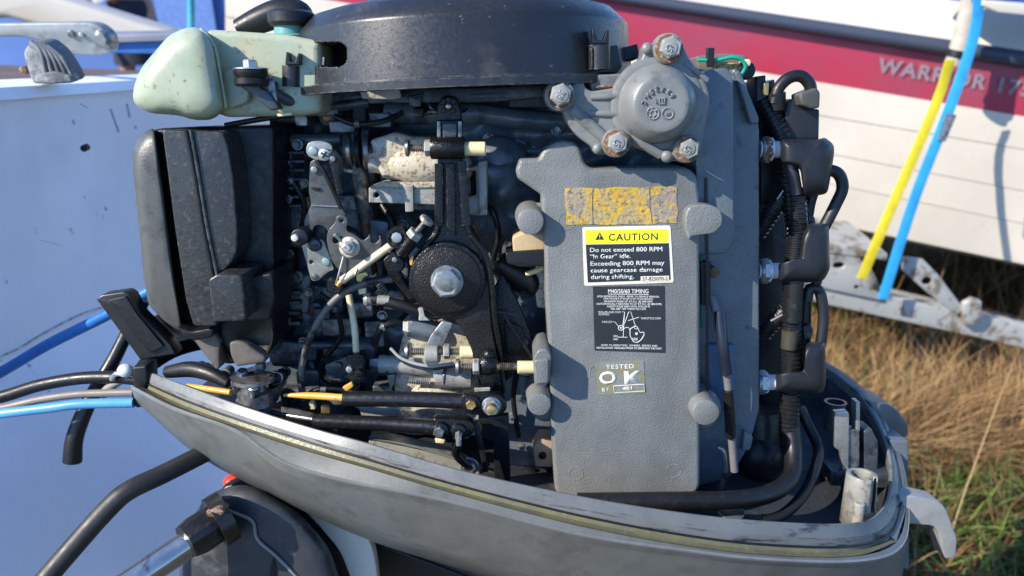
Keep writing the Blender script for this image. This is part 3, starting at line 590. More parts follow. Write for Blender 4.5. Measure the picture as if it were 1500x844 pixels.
for (x, y, w, h, d0) in [(430, 165, 60, 34, 80), (405, 250, 44, 60, 78), (440, 330, 40, 70, 82), (425, 430, 60, 60, 80), (470, 440, 70, 44, 84), (520, 330, 60, 90, 92), (540, 400, 44, 50, 88), (430, 520, 70, 40, 84),
                         (500, 500, 60, 50, 90), (560, 560, 60, 40, 94), (470, 600, 120, 60, 98), (600, 640, 120, 60, 104)]:
    ext('carburettor_body', fil([(x-w/2, y-h/2), (x+w/2, y-h/2+3), (x+w/2-2, y+h/2), (x-w/2+2, y+h/2-3)], 6), d0, d0+40, CARB, mo, 3)
for (x, y) in [(479, 172), (452, 300), (462, 455), (506, 483)]:
    o = disc('jet_boss', x, y, 68, 90, 12, DARK, mo, 2); lathe('brass_screw', P(x, y, 67), YN, [(-.002, .0042), (.001, .0042), (.0014, .0035)], mat('dull_brass', (.26, .15, .06), .45, .6), o, 16)
tube('linkage_shaft', [(440, 506, 72), (560, 505, 72)], 6, BLOCK, mo, n=2); tube('linkage_shaft', [(425, 165, 60), (540, 150, 60)], 8, DARK, mo, n=2)
lathe('coupling', P(520, 510, 62), (1, 0, 0), [(0, .011), (.004, .0125), (.02, .012), (.023, .009)], DARK, mo, 24)
disc('core_plug', 706, 333, 80, 100, 14, RUST, mo, 3)

# ---- small fittings that crowd the carburettor side -------------------------------
for (x, y, d, r) in [(416, 238, 74, 6), (446, 268, 74, 5), (436, 212, 70, 6), (420, 292, 74, 6), (424, 372, 74, 5), (436, 405, 74, 6), (452, 428, 74, 5), (418, 470, 74, 6), (444, 500, 76, 5), (470, 560, 80, 5), (418, 545, 74, 6),
                      (520, 300, 84, 7), (545, 320, 84, 6), (528, 372, 80, 6), (556, 430, 80, 5), (590, 330, 92, 7), (612, 450, 70, 6), (560, 462, 70, 6), (520, 565, 84, 6), (595, 600, 56, 6), (548, 478, 76, 7), (735, 300, 76, 8), (760, 245, 74, 6),
                      (716, 205, 80, 7), (815, 190, 80, 6), (745, 355, 84, 6), (755, 470, 70, 6), (770, 585, 46, 6), (752, 610, 46, 5), (790, 700, 46, 5), (765, 655, 46, 4)]:
    bolt(x, y, d, r, mo, random.choice([CARB, STEELD, STEELD, BOLT]), washer=1.35, h=.005)
for i in range(7): ext('cooling_fin', fil([(404, 222+i*13), (446, 221+i*13), (446, 226+i*13), (404, 227+i*13)], 1), 74, 84, DARK, mo, 1)
for i in range(5): ext('cooling_fin', fil([(404, 412+i*15), (440, 411+i*15), (440, 417+i*15), (404, 418+i*15)], 1), 74, 84, DARK, mo, 1)
for (x, y, w, h, d0, m_) in [(520, 380, 40, 26, 60, CARB), (556, 345, 30, 40, 66, CARB), (495, 480, 50, 26, 58, CARB), (548, 490, 30, 40, 60, CARB), (470, 470, 26, 36, 60, DARK), (528, 455, 36, 24, 50, CARB), (575, 440, 34, 28, 60, CARB),
                             (470, 160, 50, 22, 56, CARB), (500, 186, 40, 18, 58, CARB), (556, 176, 34, 22, 60, CARB), (440, 176, 20, 18, 52, STEELD), (505, 545, 46, 22, 52, CARB), (450, 555, 34, 26, 50, DARK), (560, 575, 30, 18, 48, CARB), (604, 605, 50, 20, 44, CARB), (585, 395, 26, 24, 60, CARB)]:
    q = random.uniform(-3, 3); ext('fitting_block', fil([(x-w/2, y-h/2+q), (x+w/2-4, y-h/2), (x+w/2, y-h/2+5), (x+w/2, y+h/2-q), (x-w/2+3, y+h/2)], 3), d0, d0+30, m_, mo, 2)
for pts, r in [([(404, 250, 60), (425, 262, 50), (446, 300, 52), (440, 345, 60)], 4), ([(500, 330, 50), (525, 345, 44), (545, 380, 50), (552, 420, 56)], 4.5), ([(468, 430, 44), (490, 450, 40), (500, 490, 50), (480, 520, 60)], 4), ([(548, 505, 44), (560, 480, 38), (585, 470, 44), (600, 455, 60)], 5),
               ([(430, 590, 40), (470, 570, 40), (520, 575, 44), (570, 590, 48)], 4), ([(700, 290, 70), (722, 310, 60), (730, 345, 60), (722, 380, 66)], 4), ([(560, 300, 70), (575, 330, 60), (572, 380, 50)], 5), ([(490, 170, 46), (520, 182, 42), (560, 178, 46), (590, 165, 56)], 4), ([(745, 480, 40), (760, 520, 36), (752, 580, 40), (760, 640, 46)], 4)]:
    o = tube('small_hose', pts, r, RUB, mo, n=7); p = pts[1]; q = pts[2]
    tube('hose_tie', [(p[0], p[1], p[2]), (p[0]+(q[0]-p[0])*.16, p[1]+(q[1]-p[1])*.16, p[2])], r*1.35, random.choice([STEELD, BLK, CARB]), o, n=1)
for (x0, y0, x1, y1, d) in [(484, 262, 490, 300, 30), (546, 402, 566, 430, 40), (598, 556, 630, 560, 34)]:
    a, b_ = P(x0, y0, d), P(x1, y1, d); ax_, u_, v_ = frame(b_-a); L_ = (b_-a).length
    sweep('return_spring', [a+ax_*(L_*t/70)+(u_*math.cos(t*.9)+v_*math.sin(t*.9))*.0034 for t in range(71)], STEELD, mo, rad=.0007, n=1, seg=6)
for i in range(9): tube('trigger_wire', [(600+i*9, 150, 60), (604+i*9, 158+3*(i % 3), 54), (612+i*9, 160+2*(i % 2), 60)], 1.6, random.choice([RUB, RUB, STEELD, BLK]), mo, n=4)
# under-flywheel clutter
ext('coil_bracket', fil([(527, 134), (585, 130), (588, 143), (575, 146), (530, 145)], 3), 40, 52, CASTG, mo, 1.5); ext('stator_plate', fil([(420, 135), (560, 131), (720, 128), (930, 118), (930, 132), (720, 150), (560, 152), (420, 158)], 3), 58, 110, DARK, mo, 2)
ext('clamp_block', fil([(597, 140), (618, 136), (618, 152), (615, 158), (600, 158)], 2), 55, 70, DARK, mo, 2); ext('clamp_screw', fil([(604, 158), (622, 158), (620, 172), (608, 172)], 2), 52, 62, BLK, mo, 2)
tube('clamp_pin', [(618, 164, 58), (640, 164, 58)], 4, STEELD, mo, n=2)
ext('trigger_box', fil([(750, 110), (860, 106), (870, 160), (745, 158)], 4), 60, 110, BLK, mo, 2)
for i in range(3): ext('box_rib', [(690, 133+i*6), (742, 130+i*6), (742, 132.5+i*6), (690, 135.5+i*6)], 56, 60, DARK, mo, .4)
# ---- corroded intake casting (centre) --------------------------------------------
cst = ext('intake_casting', fil([(541, 205), (560, 200), (578, 193), (600, 200), (640, 202), (655, 215), (690, 235), (694, 255), (680, 270), (650, 268), (620, 265), (600, 268), (560, 262), (552, 245), (545, 228)], 6), 46, 100, CAST, mo, 8, 4)
ball('casting_bulge', 625, 242, 50, 46, CAST, cst, 1.25, .5, .62); ball('casting_bulge', 730, 240, 78, 44, BLOCK, cst, 1, .6, .9)
lathe('casting_neck', P(540, 228, 62), (1, .1, .0), [(0, .0155), (.008, .0160), (.02, .019), (.03, .016)], CAST, cst, 32)
for x, r in [(507, 20), (520, 22), (533, 24), (541, 20)]:
    lathe('hose_clamp', P(x, 222, 60), (1, .1, 0), [(0, r*S(60)), (.001, r*S(60)*1.06), (.004, r*S(60)*1.06), (.005, r*S(60))], STEELD if x in (507, 533) else RUB, cst, 28)
tube('manifold_hose', [(520, 212, 68), (526, 262, 68), (536, 310, 74), (540, 350, 84)], 13, STEELD, mo, n=5)
tube('manifold_hose', [(532, 208, 74), (545, 262, 76), (552, 310, 84), (556, 350, 90)], 12, RUB, mo, n=5)
fr = ext('mounting_frame', fil([(540, 275), (556, 268), (640, 266), (714, 236), (714, 316), (695, 316), (640, 300), (600, 299), (540, 297)], 2), 40, 66, CASTG, mo, 1.5, holes=[fil([(682, 252), (697, 250), (698, 288), (682, 290)], 3), circ(551, 286, 4)])
ext('frame_top', fil([(541, 274), (560, 267), (610, 268), (672, 266), (672, 274), (592, 276)], 2), 38, 80, CAST, fr, 1); ext('frame_tab', fil([(591, 272), (605, 271), (606, 310), (594, 311)], 2), 36, 46, CASTG, fr, 1)
ext('frame_upright', fil([(700, 238), (712, 236), (714, 314), (702, 316)], 1.5), 34, 52, CASTG, fr, 1); ext('rusty_insert', fil([(682, 290), (698, 292), (696, 310), (684, 308)], 1.5), 44, 56, RUST, fr, 1)
ext('frame_back', fil([(606, 270), (690, 262), (692, 312), (606, 308)], 2), 60, 70, DARK, fr, 1)
# lower pale castings
lowc = ext('lower_casting', fil([(590, 490), (640, 480), (690, 470), (705, 520), (705, 640), (640, 640), (585, 615), (575, 560)], 8), 48, 110, CAST, mo, 6, 3)
ball('casting_elbow', 640, 585, 46, 34, CAST, lowc, 1.3, .7, .9); ball('casting_elbow', 610, 618, 44, 26, CAST, lowc, 1.2, .7, .8)
tube('outlet_pipe', [(556, 533, 48), (600, 535, 48), (660, 540, 50)], 14, CASTG, lowc, n=3)
for x in (566, 578): lathe('clip', P(x, 534, 50), (1, .02, 0), [(0, 15.5*S(50)), (.0015, 16.5*S(50)), (.003, 15.5*S(50))], DARK, lowc, 28)
lathe('pipe_nut', P(543, 533, 48), (1, 0, 0), [(0, .0065), (.008, .007), (.010, .0055)], STEELD, lowc, 6)
tube('outlet_pipe', [(640, 552, 38), (690, 554, 38)], 17, CASTG, lowc, n=2); lathe('pipe_nut', P(636, 551, 38), (1, .02, 0), [(0, .0105), (.007, .011), (.010, .0095)], CASTG, lowc, 6, .2); lathe('clip', P(650, 551, 38), (1, .02, 0), [(0, .0105), (.001, .011), (.0025, .0105)], DARK, lowc, 28)
tube('outlet_pipe', [(600, 478, 48), (645, 488, 48)], 16, BLOCK, lowc, n=2); lathe('pipe_nut', P(593, 477, 48), (1, -.1, 0), [(0, .0085), (.005, .0105), (.009, .009)], CASTG, lowc, 6, .3)
ext('clip_tail', fil([(567, 550), (578, 549), (577, 560), (572, 572), (569, 560)], 2), 44, 48, CASTG, lowc, 1)
ext('web_plate', [(610, 497), (640, 490), (655, 505), (612, 506)], 50, 56, CAST, lowc, 1)
# ---- throttle arm ------------------------------------------------------------------
arm = ext('throttle_arm', fil([(641, 172), (675, 172), (678, 300), (684, 325), (700, 352), (714, 380, 20), (718, 420), (722, 470), (733, 530), (737, 575), (700, 572), (694, 520), (680, 480, 12), (650, 470), (598, 430), (600, 380), (636, 340, 14), (640, 310)], 6), 8, 26, BLKG, mo, 3, 3)
disc('arm_hub', 655, 411, -2, 22, 57, BLKG, arm, 4, seg=64); disc('hub_face', 655, 411, -4, 4, 50, BROWNB, arm, 2, seg=64)
lathe('washer', P(655, 412, -4), YN, [(-.001, 24*S(0)), (.0018, 24*S(0)), (.0022, 22*S(0))], STEELD, arm, 40)
hb = bolt(654, 413, -7, 22, arm, STEEL, h=.009, ph=R(8)); disc('bolt_face', 654, 412, -16.6, -14, 16.5, STEELD, hb, .3)
ext('arm_tail', fil([(655, 455), (708, 375, 20), (716, 420), (720, 480), (730, 535), (720, 548), (698, 545), (690, 510), (676, 482)], 8), 2, 12, BROWNB, arm, 2)
tube('arm_flange', [(690, 345, 2), (712, 376, 2), (721, 420, 2), (725, 470, 4), (734, 530, 8), (738, 575, 10)], 4.5, BLKG, arm, n=5)
for x0, x1, y0, y1 in [(643, 643, 240, 330), (660, 661, 240, 345), (677, 683, 236, 330)]: bar('arm_rib', [(x0, y0, 4), (x1, y1, 4)], 7, 12, BLKG, arm)
tube('arm_rib', [(643, 325, 6), (638, 345, 6), (626, 358, 6)], 4, BLKG, arm, n=4); tube('arm_rib', [(682, 325, 6), (690, 345, 6), (704, 362, 6)], 4, BLKG, arm, n=4)
ext('arm_neck', fil([(640, 176), (677, 176), (676, 208), (642, 208)], 3), -2, 10, BLKG, arm, 2); ext('neck_face', fil([(648, 180), (669, 180), (669, 206), (648, 206)], 3), -6, 0, DARK, arm, 2)
bar('neck_rib', [(643, 178, -4), (643, 205, -4)], 5, 5, STEELD, arm); bar('neck_rib', [(674, 178, -4), (674, 205, -4)], 5, 5, STEELD, arm)
ey = ext('arm_eyelet', fil([(640, 180), (640, 158, 14), (646, 142, 12), (657, 139, 12), (668, 142, 12), (675, 158, 14), (676, 180)], 8), 6, 20, BLKG, arm, 3)
for i in range(8):
    a = i*math.pi/4; bar('ball_socket_tooth', [(657+7*math.cos(a), 156+7*math.sin(a), 3), (657+12*math.cos(a), 156+12*math.sin(a), 3)], 4, 6, RUB, ey)
lathe('ball_stud', P(657, 156, 2), YN, [(-.004, .004), (0, .003), (.002, .002), (.0025, .001)], STEEL, ey, 16)
# adjusting screws: shaft along X
THR = mat('oily_thread_steel', (.36, .30, .21), .35, .7, .2, 300, ((.1, .08, .05), 90, .5, .62))
def thread(px0, px1, py, d, r, m, parent, dy=0.):
    a, b = P(px0, py, d), P(px1, py+dy, d); return sweep('threaded_shaft', [a, b], m, parent, rad=r*S(d), n=1, cor=(.0018, .24), seg=14, ang=20)
def adj(name, x_head, y, d, xs_, clampx, capx, parent, r=6, m=STEELD, big=False):
    s = thread(x_head+4, capx[0], y, d, r, THR, parent)
    lathe('screw_head', P(x_head-5, y, d), (1, 0, 0), [(0, .003), (.0008, .0066), (.003, .0072), (.0045, .0045)], m, s, 24)
    lathe('lock_nut', P(xs_, y, d), (1, 0, 0), [(0, .0062), (.0008, .0070), (.0048, .0070), (.0056, .0062)], CASTG, s, 6, .25, 25)
    lathe('end_cap', P(capx[0], y+1, d), (1, 0, 0), [(0, .0052), (.0004, .0057), ((capx[1]-capx[0])*S(d)-.001, .0057), ((capx[1]-capx[0])*S(d), .0048)], CREAM, s, 28)
    return s
adj('s', 598, 217, -6, 622, None, (680, 711), arm); lathe('screw_boss', P(631, 217, -6), (1, 0, 0), [(0, .0085), (.001, .0092), (.027, .0092), (.028, .0085)], BLKG, arm, 28)
lathe('boss_end', P(672, 218, -6), (1, 0, 0), [(0, .007), (.004, .0065)], BLKG, arm, 20)
a2 = ext('stop_bracket', fil([(648, 470), (665, 473), (648, 508), (645, 524), (645, 532), (624, 532), (622, 510), (632, 490)], 4), 12, 20, STEELD, mo, 1.5)
lathe('bracket_roll', P(623, 519, 10), (1, 0, 0), [(0, .0075), (.001, .0085), (.011, .0085), (.012, .0075)], CASTG, a2, 24)
adj('s', 598, 515, 8, 650, None, (674, 695), a2)
adj('s', 672, 537, -4, 693, None, (758, 784), arm)
knob = ball('clamp_boss', 715, 535, -2, 16, BLKG, arm, 1.1, .8, 1); ball('clamp_boss', 716, 520, -2, 9, BLKG, arm); ext('clamp_lug', fil([(700, 548), (728, 546), (722, 572), (708, 570)], 4), -2, 14, BLKG, arm, 3)
# small arm with ball joint and cream rod
rod = sweep('throttle_rod', [P(501, 411, 8), P(575, 358, 4)], ROD, mo, rad=6*S(5), n=1, seg=8)
tube('rod_tip', [(494, 418, 8), (503, 410, 8)], 4, ORANGE, rod, n=2)
bj = disc('ball_joint', 581, 349, -4, 14, 15, BLKG, mo, 3); lathe('joint_pin', P(581, 348, -5), YN, [(-.002, .0045), (.001, .0045), (.0013, .003)], STEEL, bj, 8); lathe('joint_ring', P(581, 349, -4), YN, [(0, .0088), (.001, .0088), (.001, .0066), (0, .0066)], BLKG, bj, 28)
lk = sweep('idle_screw', [P(603, 348, -4), P(624, 324, -8)], STEELD, mo, rad=4.4*S(0), n=1, cor=(.0012, .15), seg=12)
lathe('screw_head', P(622, 326, -8), (P(626, 321, -9)-P(620, 328, -8)), [(0, .004), (.0015, .0062), (.004, .006), (.005, .004)], CASTG, lk, 24)
lathe('lock_nut', P(604, 347, -5), (P(626, 321, -9)-P(620, 328, -8)), [(0, .0065), (.001, .007), (.005, .007), (.006, .006)], CASTG, lk, 6, .2, 25)
sweep('link_barrel', [P(587, 372, 0), P(603, 350, -3)], BLKG, mo, rad=8.5*S(0), n=1); tube('link_barrel', [(601, 376, 4), (612, 362, 4)], 7, DARK, mo, n=2)
ext('brass_tab', fil([(580, 370), (590, 366), (590, 374), (584, 376)], 2), -2, 2, BRASS, mo, 1); ext('brass_tab', fil([(600, 378), (606, 374), (604, 390), (600, 388)], 2), 0, 4, ORANGE, mo, 1)
tube('vacuum_hose', [(572, 372, 10), (570, 385, 10), (582, 405, 12), (604, 434, 16)], 7.5, RUB, mo, n=6); tube('hose_clip', [(576, 396, 9), (584, 408, 10)], 9, BLKG, mo, n=2)
ext('link_pivot', fil([(560, 382), (575, 366), (592, 384), (590, 398), (570, 402)], 4), 4, 14, BLKG, mo, 2); disc('pivot_stud', 578, 381, 1, 6, 4, STEELD, mo, 1)
# elbow fittings
tube('elbow_hose', [(536, 437, 24), (560, 440, 22), (590, 448, 20), (622, 458, 22), (640, 462, 26)], 8, RUB, mo, n=5); lathe('hose_fitting', P(534, 438, 24), (1, -.04, -.05), [(0, .0055), (.003, .0065), (.008, .0048), (.012, .0052), (.016, .0048)], CASTG, mo, 12)
tube('fitting_collar', [(553, 439, 21), (570, 441, 21)], 7.5, CASTG, mo, n=2); ext('hose_clip', fil([(612, 452), (620, 452), (622, 463), (630, 470), (613, 470), (614, 460)], 2), 10, 16, CASTG, mo, 1)
tube('wire', [(572, 510, 30), (590, 526, 26), (625, 536, 22), (665, 533, 22)], 2.6, mat('grey_wire', (.25, .27, .28), .4), mo, n=8); tube('wire', [(574, 512, 32), (594, 532, 28), (628, 541, 24), (668, 536, 24)], 2.2, RUB, mo, n=8)
# ---- grey hoses and thin tubes left-centre
tube('vent_hose', [(444, 585, 40), (441, 550, 32), (447, 515, 26), (462, 478, 22), (485, 445, 20), (512, 424, 20), (545, 412, 20), (575, 409, 22)], 5.2, mat('grey_vent_hose', (.12, .125, .12), .5, 0, .1, 200, ((.02, .02, .02), 50, .5, .55)), mo, n=10)
tube('push_rod', [(511, 432, 36), (519, 478, 34), (522, 518, 34)], 5, ROD, mo, n=3)
ext('rod_clevis', fil([(508, 520), (532, 520), (532, 560), (524, 566), (510, 556)], 3), 24, 40, BLKG, mo, 2); disc('clevis_pin', 511, 542, 20, 30, 5, STEEL, mo, 1); disc('clevis_pin', 525, 548, 18, 30, 6, BLKG, mo, 1)
ext('pivot_plate', fil([(475, 535), (508, 522), (515, 540), (500, 556), (478, 548)], 4), 50, 56, DARK, mo, 1.5); disc('pivot_boss', 495, 537, 46, 54, 6, DARK, mo, 1)
ext('wire_terminal', fil([(501, 568), (515, 560), (518, 566), (508, 574)], 2), 18, 22, ORANGE, mo, 1); ext('cable_clip', fil([(452, 590), (458, 586), (462, 600), (454, 600)], 2), 28, 34, CREAM, mo, 1); ext('cable_clip', fil([(470, 594), (482, 594), (484, 606), (470, 606)], 2), 30, 36, BRASS, mo, 1)
ext('spring_tab', fil([(521, 402), (536, 398), (540, 404), (534, 406), (528, 414), (522, 412)], 2), 10, 13, BRASS, mo, 1); ext('tab', fil([(524, 424), (536, 422), (536, 430), (526, 432)], 1), 20, 24, CREAM, mo, 1)
tube('vacuum_hose', [(455, 530, 60), (470, 560, 58), (505, 575, 60)], 7, RUB, mo, n=5)
# ---- cam and control plates ----------------------------------------------------
KP = mat('oily_steel_plate', (.09, .09, .087), .36, .4, .5, 500, ((.05, .05, .05), 120, .5, .68))
ZP = mat('zinc_plate', (.27, .275, .25), .4, .5, .3, 300, ((.18, .17, .13), 120, .55, .7))
pl = ext('control_plate', fil([(454, 238), (466, 230), (474, 248), (500, 305, 3), (508, 316), (490, 330, 10), (484, 345), (474, 330, 8), (460, 330, 8), (456, 345), (444, 350), (446, 320), (456, 300, 4), (452, 280)], 3), 22, 26, KP, mo, 1)
disc('plate_rivet', 460, 249, 19, 24, 5, STEELD, pl, 1); bar('plate_seam', [(456, 301, 21), (499, 303, 21)], 1.2, 2, STEELD, pl)
ext('plate_slot', fil([(456, 274), (470, 276), (466, 280), (456, 278)], 1), 20, 22, RUB, pl, .5)
tp = ext('rocker_plate', fil([(447, 226, 10), (450, 208, 10), (470, 206, 8), (487, 212, 10), (486, 225), (478, 236), (462, 235, 6)], 5), 12, 16, ZP, mo, 1)
disc('plate_rivet', 458, 221, 10, 14, 6, mat('blue_zinc', (.30, .38, .38), .4, .5), tp, 1); o = disc('cross_screw', 475, 227, 6, 14, 9, STEEL, tp, 2)
bar('cross_slot', [(470, 224, 5), (480, 230, 5)], 2.4, 2, RUB, o); bar('cross_slot', [(478, 222, 5), (472, 232, 5)], 2.4, 2, RUB, o)
ext('rocker_link', fil([(480, 222, 6), (492, 218, 6), (500, 230), (496, 262), (500, 285), (494, 288), (488, 262), (482, 240)], 4), 4, 12, BLKG, mo, 2); disc('link_pin', 487, 233, 1, 6, 4, BLOCK, mo, 1)
tube('return_spring', [(464, 235, 10), (480, 262, 10), (500, 306, 14)], 3.2, RUB, mo, n=4); ext('thin_tab', fil([(502, 246), (518, 250), (516, 254), (504, 252)], 1), 8, 11, KP, mo, .6)
lp = ext('linkage_plate', fil([(441, 358), (452, 348), (474, 352), (482, 372), (490, 396, 5), (482, 398), (474, 404, 8), (466, 412, 6), (456, 412, 6), (450, 390)], 4), 20, 24, ZP, mo, 1, holes=[circ(456, 384, 3, 12)])
o = disc('cross_screw', 460, 360, 14, 22, 9.5, DARK, lp, 2); bar('cross_slot', [(455, 360, 13), (465, 360, 13)], 2.4, 2, RUB, o); disc('plate_rivet', 477, 384, 18, 22, 6, mat('blue_zinc', (.3, .38, .38), .4, .5), lp, 1); disc('plate_rivet', 460, 406, 18, 22, 4.5, STEELD, lp, 1)
disc('stub', 438, 348, 6, 30, 13, BLK, mo, 3); disc('stub_pin', 431, 349, 2, 10, 5, WHITEW, mo, 1)
cm = ext('throttle_cam', fil([(478, 352, 14), (480, 338, 10), (491, 326, 6), (492, 318, 5), (500, 314, 5), (508, 318, 4), (510, 326, 4), (506, 338, 6), (520, 344, 10), (532, 354, 6), (540, 346, 4), (540, 342, 2), (544, 346, 3), (542, 354, 6), (550, 358, 5), (556, 350, 3), (554, 346, 2), (558, 345, 2), (560, 356, 8), (552, 372, 8), (540, 384, 6), (538, 396, 6), (524, 398), (510, 404), (498, 398), (484, 380, 12)], 3), 6, 10, KP, mo, 1, holes=[circ(492, 352, 5, 14), circ(500, 323, 3.5, 12)])
lathe('cam_washer', P(512, 362, 5), YN, [(-.001, .0090), (.001, .0090), (.0014, .0084)], CAST, cm, 32); lathe('cam_nut', P(512, 362, 4), YN, [(0, .0062), (.004, .0062), (.005, .005)], STEEL, cm, 6); lathe('cam_stud', P(510, 362, 0), YN, [(0, .0035), (.007, .0034), (.0075, .0028)], STEEL, cm, 16)
bar('cam_pin', [(490, 344, 2), (498, 352, 4)], 5, 4, ZP, cm); ext('cam_shadow_arm', fil([(495, 412), (504, 376, 2), (520, 398), (514, 412), (500, 420)], 4), 12, 18, BLKG, cm, 1); tube('cam_wire', [(503, 376, 4), (496, 402, 2), (492, 416, 4)], 1.3, STEEL, cm, n=4)
lathe('rod_socket', P(491, 418, 12), YN, [(-.004, .0075), (.002, .0075), (.004, .006), (.004, .003)], BLKG, mo, 24); tube('cam_wire', [(524, 392, 4), (520, 402, 3)], 1.6, STEEL, cm, n=2)
# ---- lower cables & linkages ------------------------------------------------------
c1 = tube('control_rod', [(416, 579, 20), (460, 580, 14), (506, 583, 6)], 5.5, ORANGE, mo, n=4, taper=lambda t: .45+.55*min(1, t*2.5)); tube('rod_sleeve', [(504, 584, 4), (600, 585, -2), (692, 588, -8)], 12, SLV, c1, n=4, seg=20)
c2 = tube('control_rod', [(390, 604, 30), (425, 609, 20), (464, 615, 10)], 3.6, STEELD, mo, n=4); tube('rod_sleeve', [(460, 617, 6), (560, 621, 0), (655, 627, -10)], 11.5, SLV, c2, n=4, seg=20)
e1 = ext('rod_end', fil([(676, 578), (735, 578, 14), (745, 598, 10), (732, 612), (690, 608), (676, 602)], 6), -18, -6, BLKG, mo, 3); disc('end_eye', 691, 592, -22, -10, 13, BLKG, e1, 3); bolt(690, 592, -22, 8, e1, BRASS, h=.004); bolt(720, 595, -20, 13, e1, STEEL, washer=1.15, h=.006); lathe('stud', P(720, 597, -28), YN, [(0, .0042), (.006, .004), (.0065, .003)], BRASS, e1, 12)
e2 = ext('rod_end', fil([(634, 613), (690, 616, 12), (698, 632, 10), (684, 642), (650, 646), (634, 642)], 5), -22, -10, BLKG, mo, 3); disc('end_eye', 645, 632, -27, -14, 13, BLKG, e2, 3); bolt(643, 632, -27, 9, e2, STEELD, h=.004); disc('end_eye', 671, 634, -26, -12, 13, BLKG, e2, 3)
bolt(672, 637, -30, 6, e2, STEEL, h=.006); tube('pin', [(672, 636, -34), (672, 652, -34)], 4.5, STEEL, e2, n=2); ext('clip_plate', fil([(637, 643), (652, 644), (650, 650), (638, 649)], 1), -24, -20, CREAM, e2, .6)
tube('shift_link', [(672, 650, -32), (668, 662, -30), (674, 672, -28), (686, 682, -24)], 7, BLKG, mo, n=4); bolt(688, 683, -20, 10, mo, STEELD, washer=1.4, h=.006)
bar('link_bar', [(696, 618, -4), (704, 650, -6), (712, 690, -8)], 9, 8, BLK, mo); ext('shift_bracket', fil([(700, 612), (745, 608), (748, 700), (736, 720), (724, 700), (722, 622), (702, 622)], 3), 6, 14, BLK, mo, 2)
ext('label_tab', fil([(695, 569), (718, 568), (718, 573), (695, 574)], 1), -12, -10, CASTG, mo, .5)
ext('lower_bracket', fil([(705, 460), (735, 400), (760, 445), (790, 520), (775, 530), (740, 560)], 4), 30, 38, BLKG, mo, 2); disc('roller', 766, 503, 26, 44, 9, DARK, mo, 2)
bar('stay', [(737, 460, 18), (785, 532, 18)], 3.5, 4, BLK, mo); ext('link_ear', fil([(738, 470), (765, 480, 8), (770, 500, 8), (755, 525), (742, 520)], 6), 24, 30, BROWNB, mo, 1.5)
# fuel pump parts behind the cover's left edge
ext('fuel_line_elbow', fil([(750, 348), (790, 330), (798, 345), (798, 392), (760, 388), (752, 372)], 5), 14, 60, mat('tan_plastic', (.46, .34, .19), .6, 0, .4, 200, ((.1, .08, .06), 120, .6, .68)), mo, 3); ext('rubber_band', fil([(740, 370), (800, 366), (800, 390), (762, 392), (742, 386)], 4), 9, 40, RUB, mo, 2)
tube('fuel_filter', [(730, 385, 40), (775, 412, 42)], 18, BLK, mo, n=2); ball('filter_end', 778, 415, 42, 18, BLK, mo, .7, .8, 1); tube('tan_hose', [(770, 402, 34), (800, 392, 34)], 4, CREAM, mo, n=2); tube('wire', [(732, 370, 40), (740, 345, 38), (765, 322, 40)], 2, RUB, mo, n=5)
ext('tan_plate', fil([(776, 402), (800, 392), (800, 452), (786, 450), (784, 420)], 3), 40, 50, CAST, mo, 1)
bar('cross_brace', [(700, 452, 30), (760, 462, 30)], 5, 4, DARK, mo); tube('pump_body', [(728, 420, 50), (760, 432, 50)], 12, RUB, mo, n=2)
# block lower right: plate, brown block
ext('side_plate', fil([(735, 545), (815, 560), (815, 740), (750, 730), (738, 640)], 4), 52, 60, HEAD, mo, 2); bb = ext('anode_block', fil([(781, 656), (790, 643), (812, 644), (812, 684), (784, 684)], 2), 26, 50, mat('tan_anode', (.40, .28, .18), .7, 0, .5, 300), mo, 1.5); disc('anode_hole', 795, 668, 24, 27, 6, RUB, bb, .5)
ball('rubber_mount', 775, 700, 44, 18, BLK, mo, 1, .8, 1)
# lower grey plate under links
ext('adaptor_plate', fil([(540, 640), (660, 668), (700, 690), (720, 720), (620, 720), (540, 660)], 3), 20, 40, CASTG, mo, 2); tube('plate_edge', [(540, 641, 18), (610, 655, 16), (680, 676, 12)], 2.2, RIM, mo, n=3)
ext('lower_tab', fil([(525, 597), (585, 598), (590, 610), (530, 610)], 2), 30, 36, CASTG, mo, 1)
# steering/throttle end fittings inside the nose
ft = lathe('grease_fitting', P(374, 592, 20), (0, 0, 1), [(0, .016), (.012, .015), (.014, .011), (.022, .011), (.0225, .019), (.026, .019), (.027, .015)], STEELD, mo, 28)
disc('fitting_collar', 367, 550, 16, 40, 0.1, STEELD, ft, 0)
for (x, y, d, r) in [(355, 545, 24, 8), (372, 568, 6, 9), (344, 560, 20, 6)]: lathe('knurled_cap', P(x, y, d), (.1, -.4, 1), [(-.012, r*S(d)*.8), (-.004, r*S(d)*.8), (-.003, r*S(d)), (.001, r*S(d)), (.002, r*S(d)*.8)], STEELD, ft, 24)
ext('fitting_base', fil([(345, 585), (386, 582), (388, 612), (345, 600)], 3), 14, 60, HEAD, ft, 2)
tube('cable_boot', [(245, 545, 60), (280, 541, 50), (310, 548, 40), (335, 562, 32)], 8.5, RUB, mo, n=6, taper=lambda t: .55+.9*math.sin(math.pi*min(1, t*.7+.2))); tube('inner_cable', [(275, 566, 40), (305, 570, 30), (338, 575, 22)], 4.5, ORANGE, mo, n=4)
for x in (290, 298, 306): disc('hose_rib', x, 540+(x-290)*.3, 50, 60, 7, RUB, mo, 2)
disc('nut', 330, 548, 44, 56, 8, STEELD, mo, 2); ext('small_bracket', fil([(372, 535), (384, 533), (386, 545), (374, 548)], 2), 40, 50, CASTG, mo, 1); tube('plate_edge', [(402, 545, 30), (412, 548, 26), (412, 560, 26), (400, 563, 30)], 2, STEELD, mo, n=4)
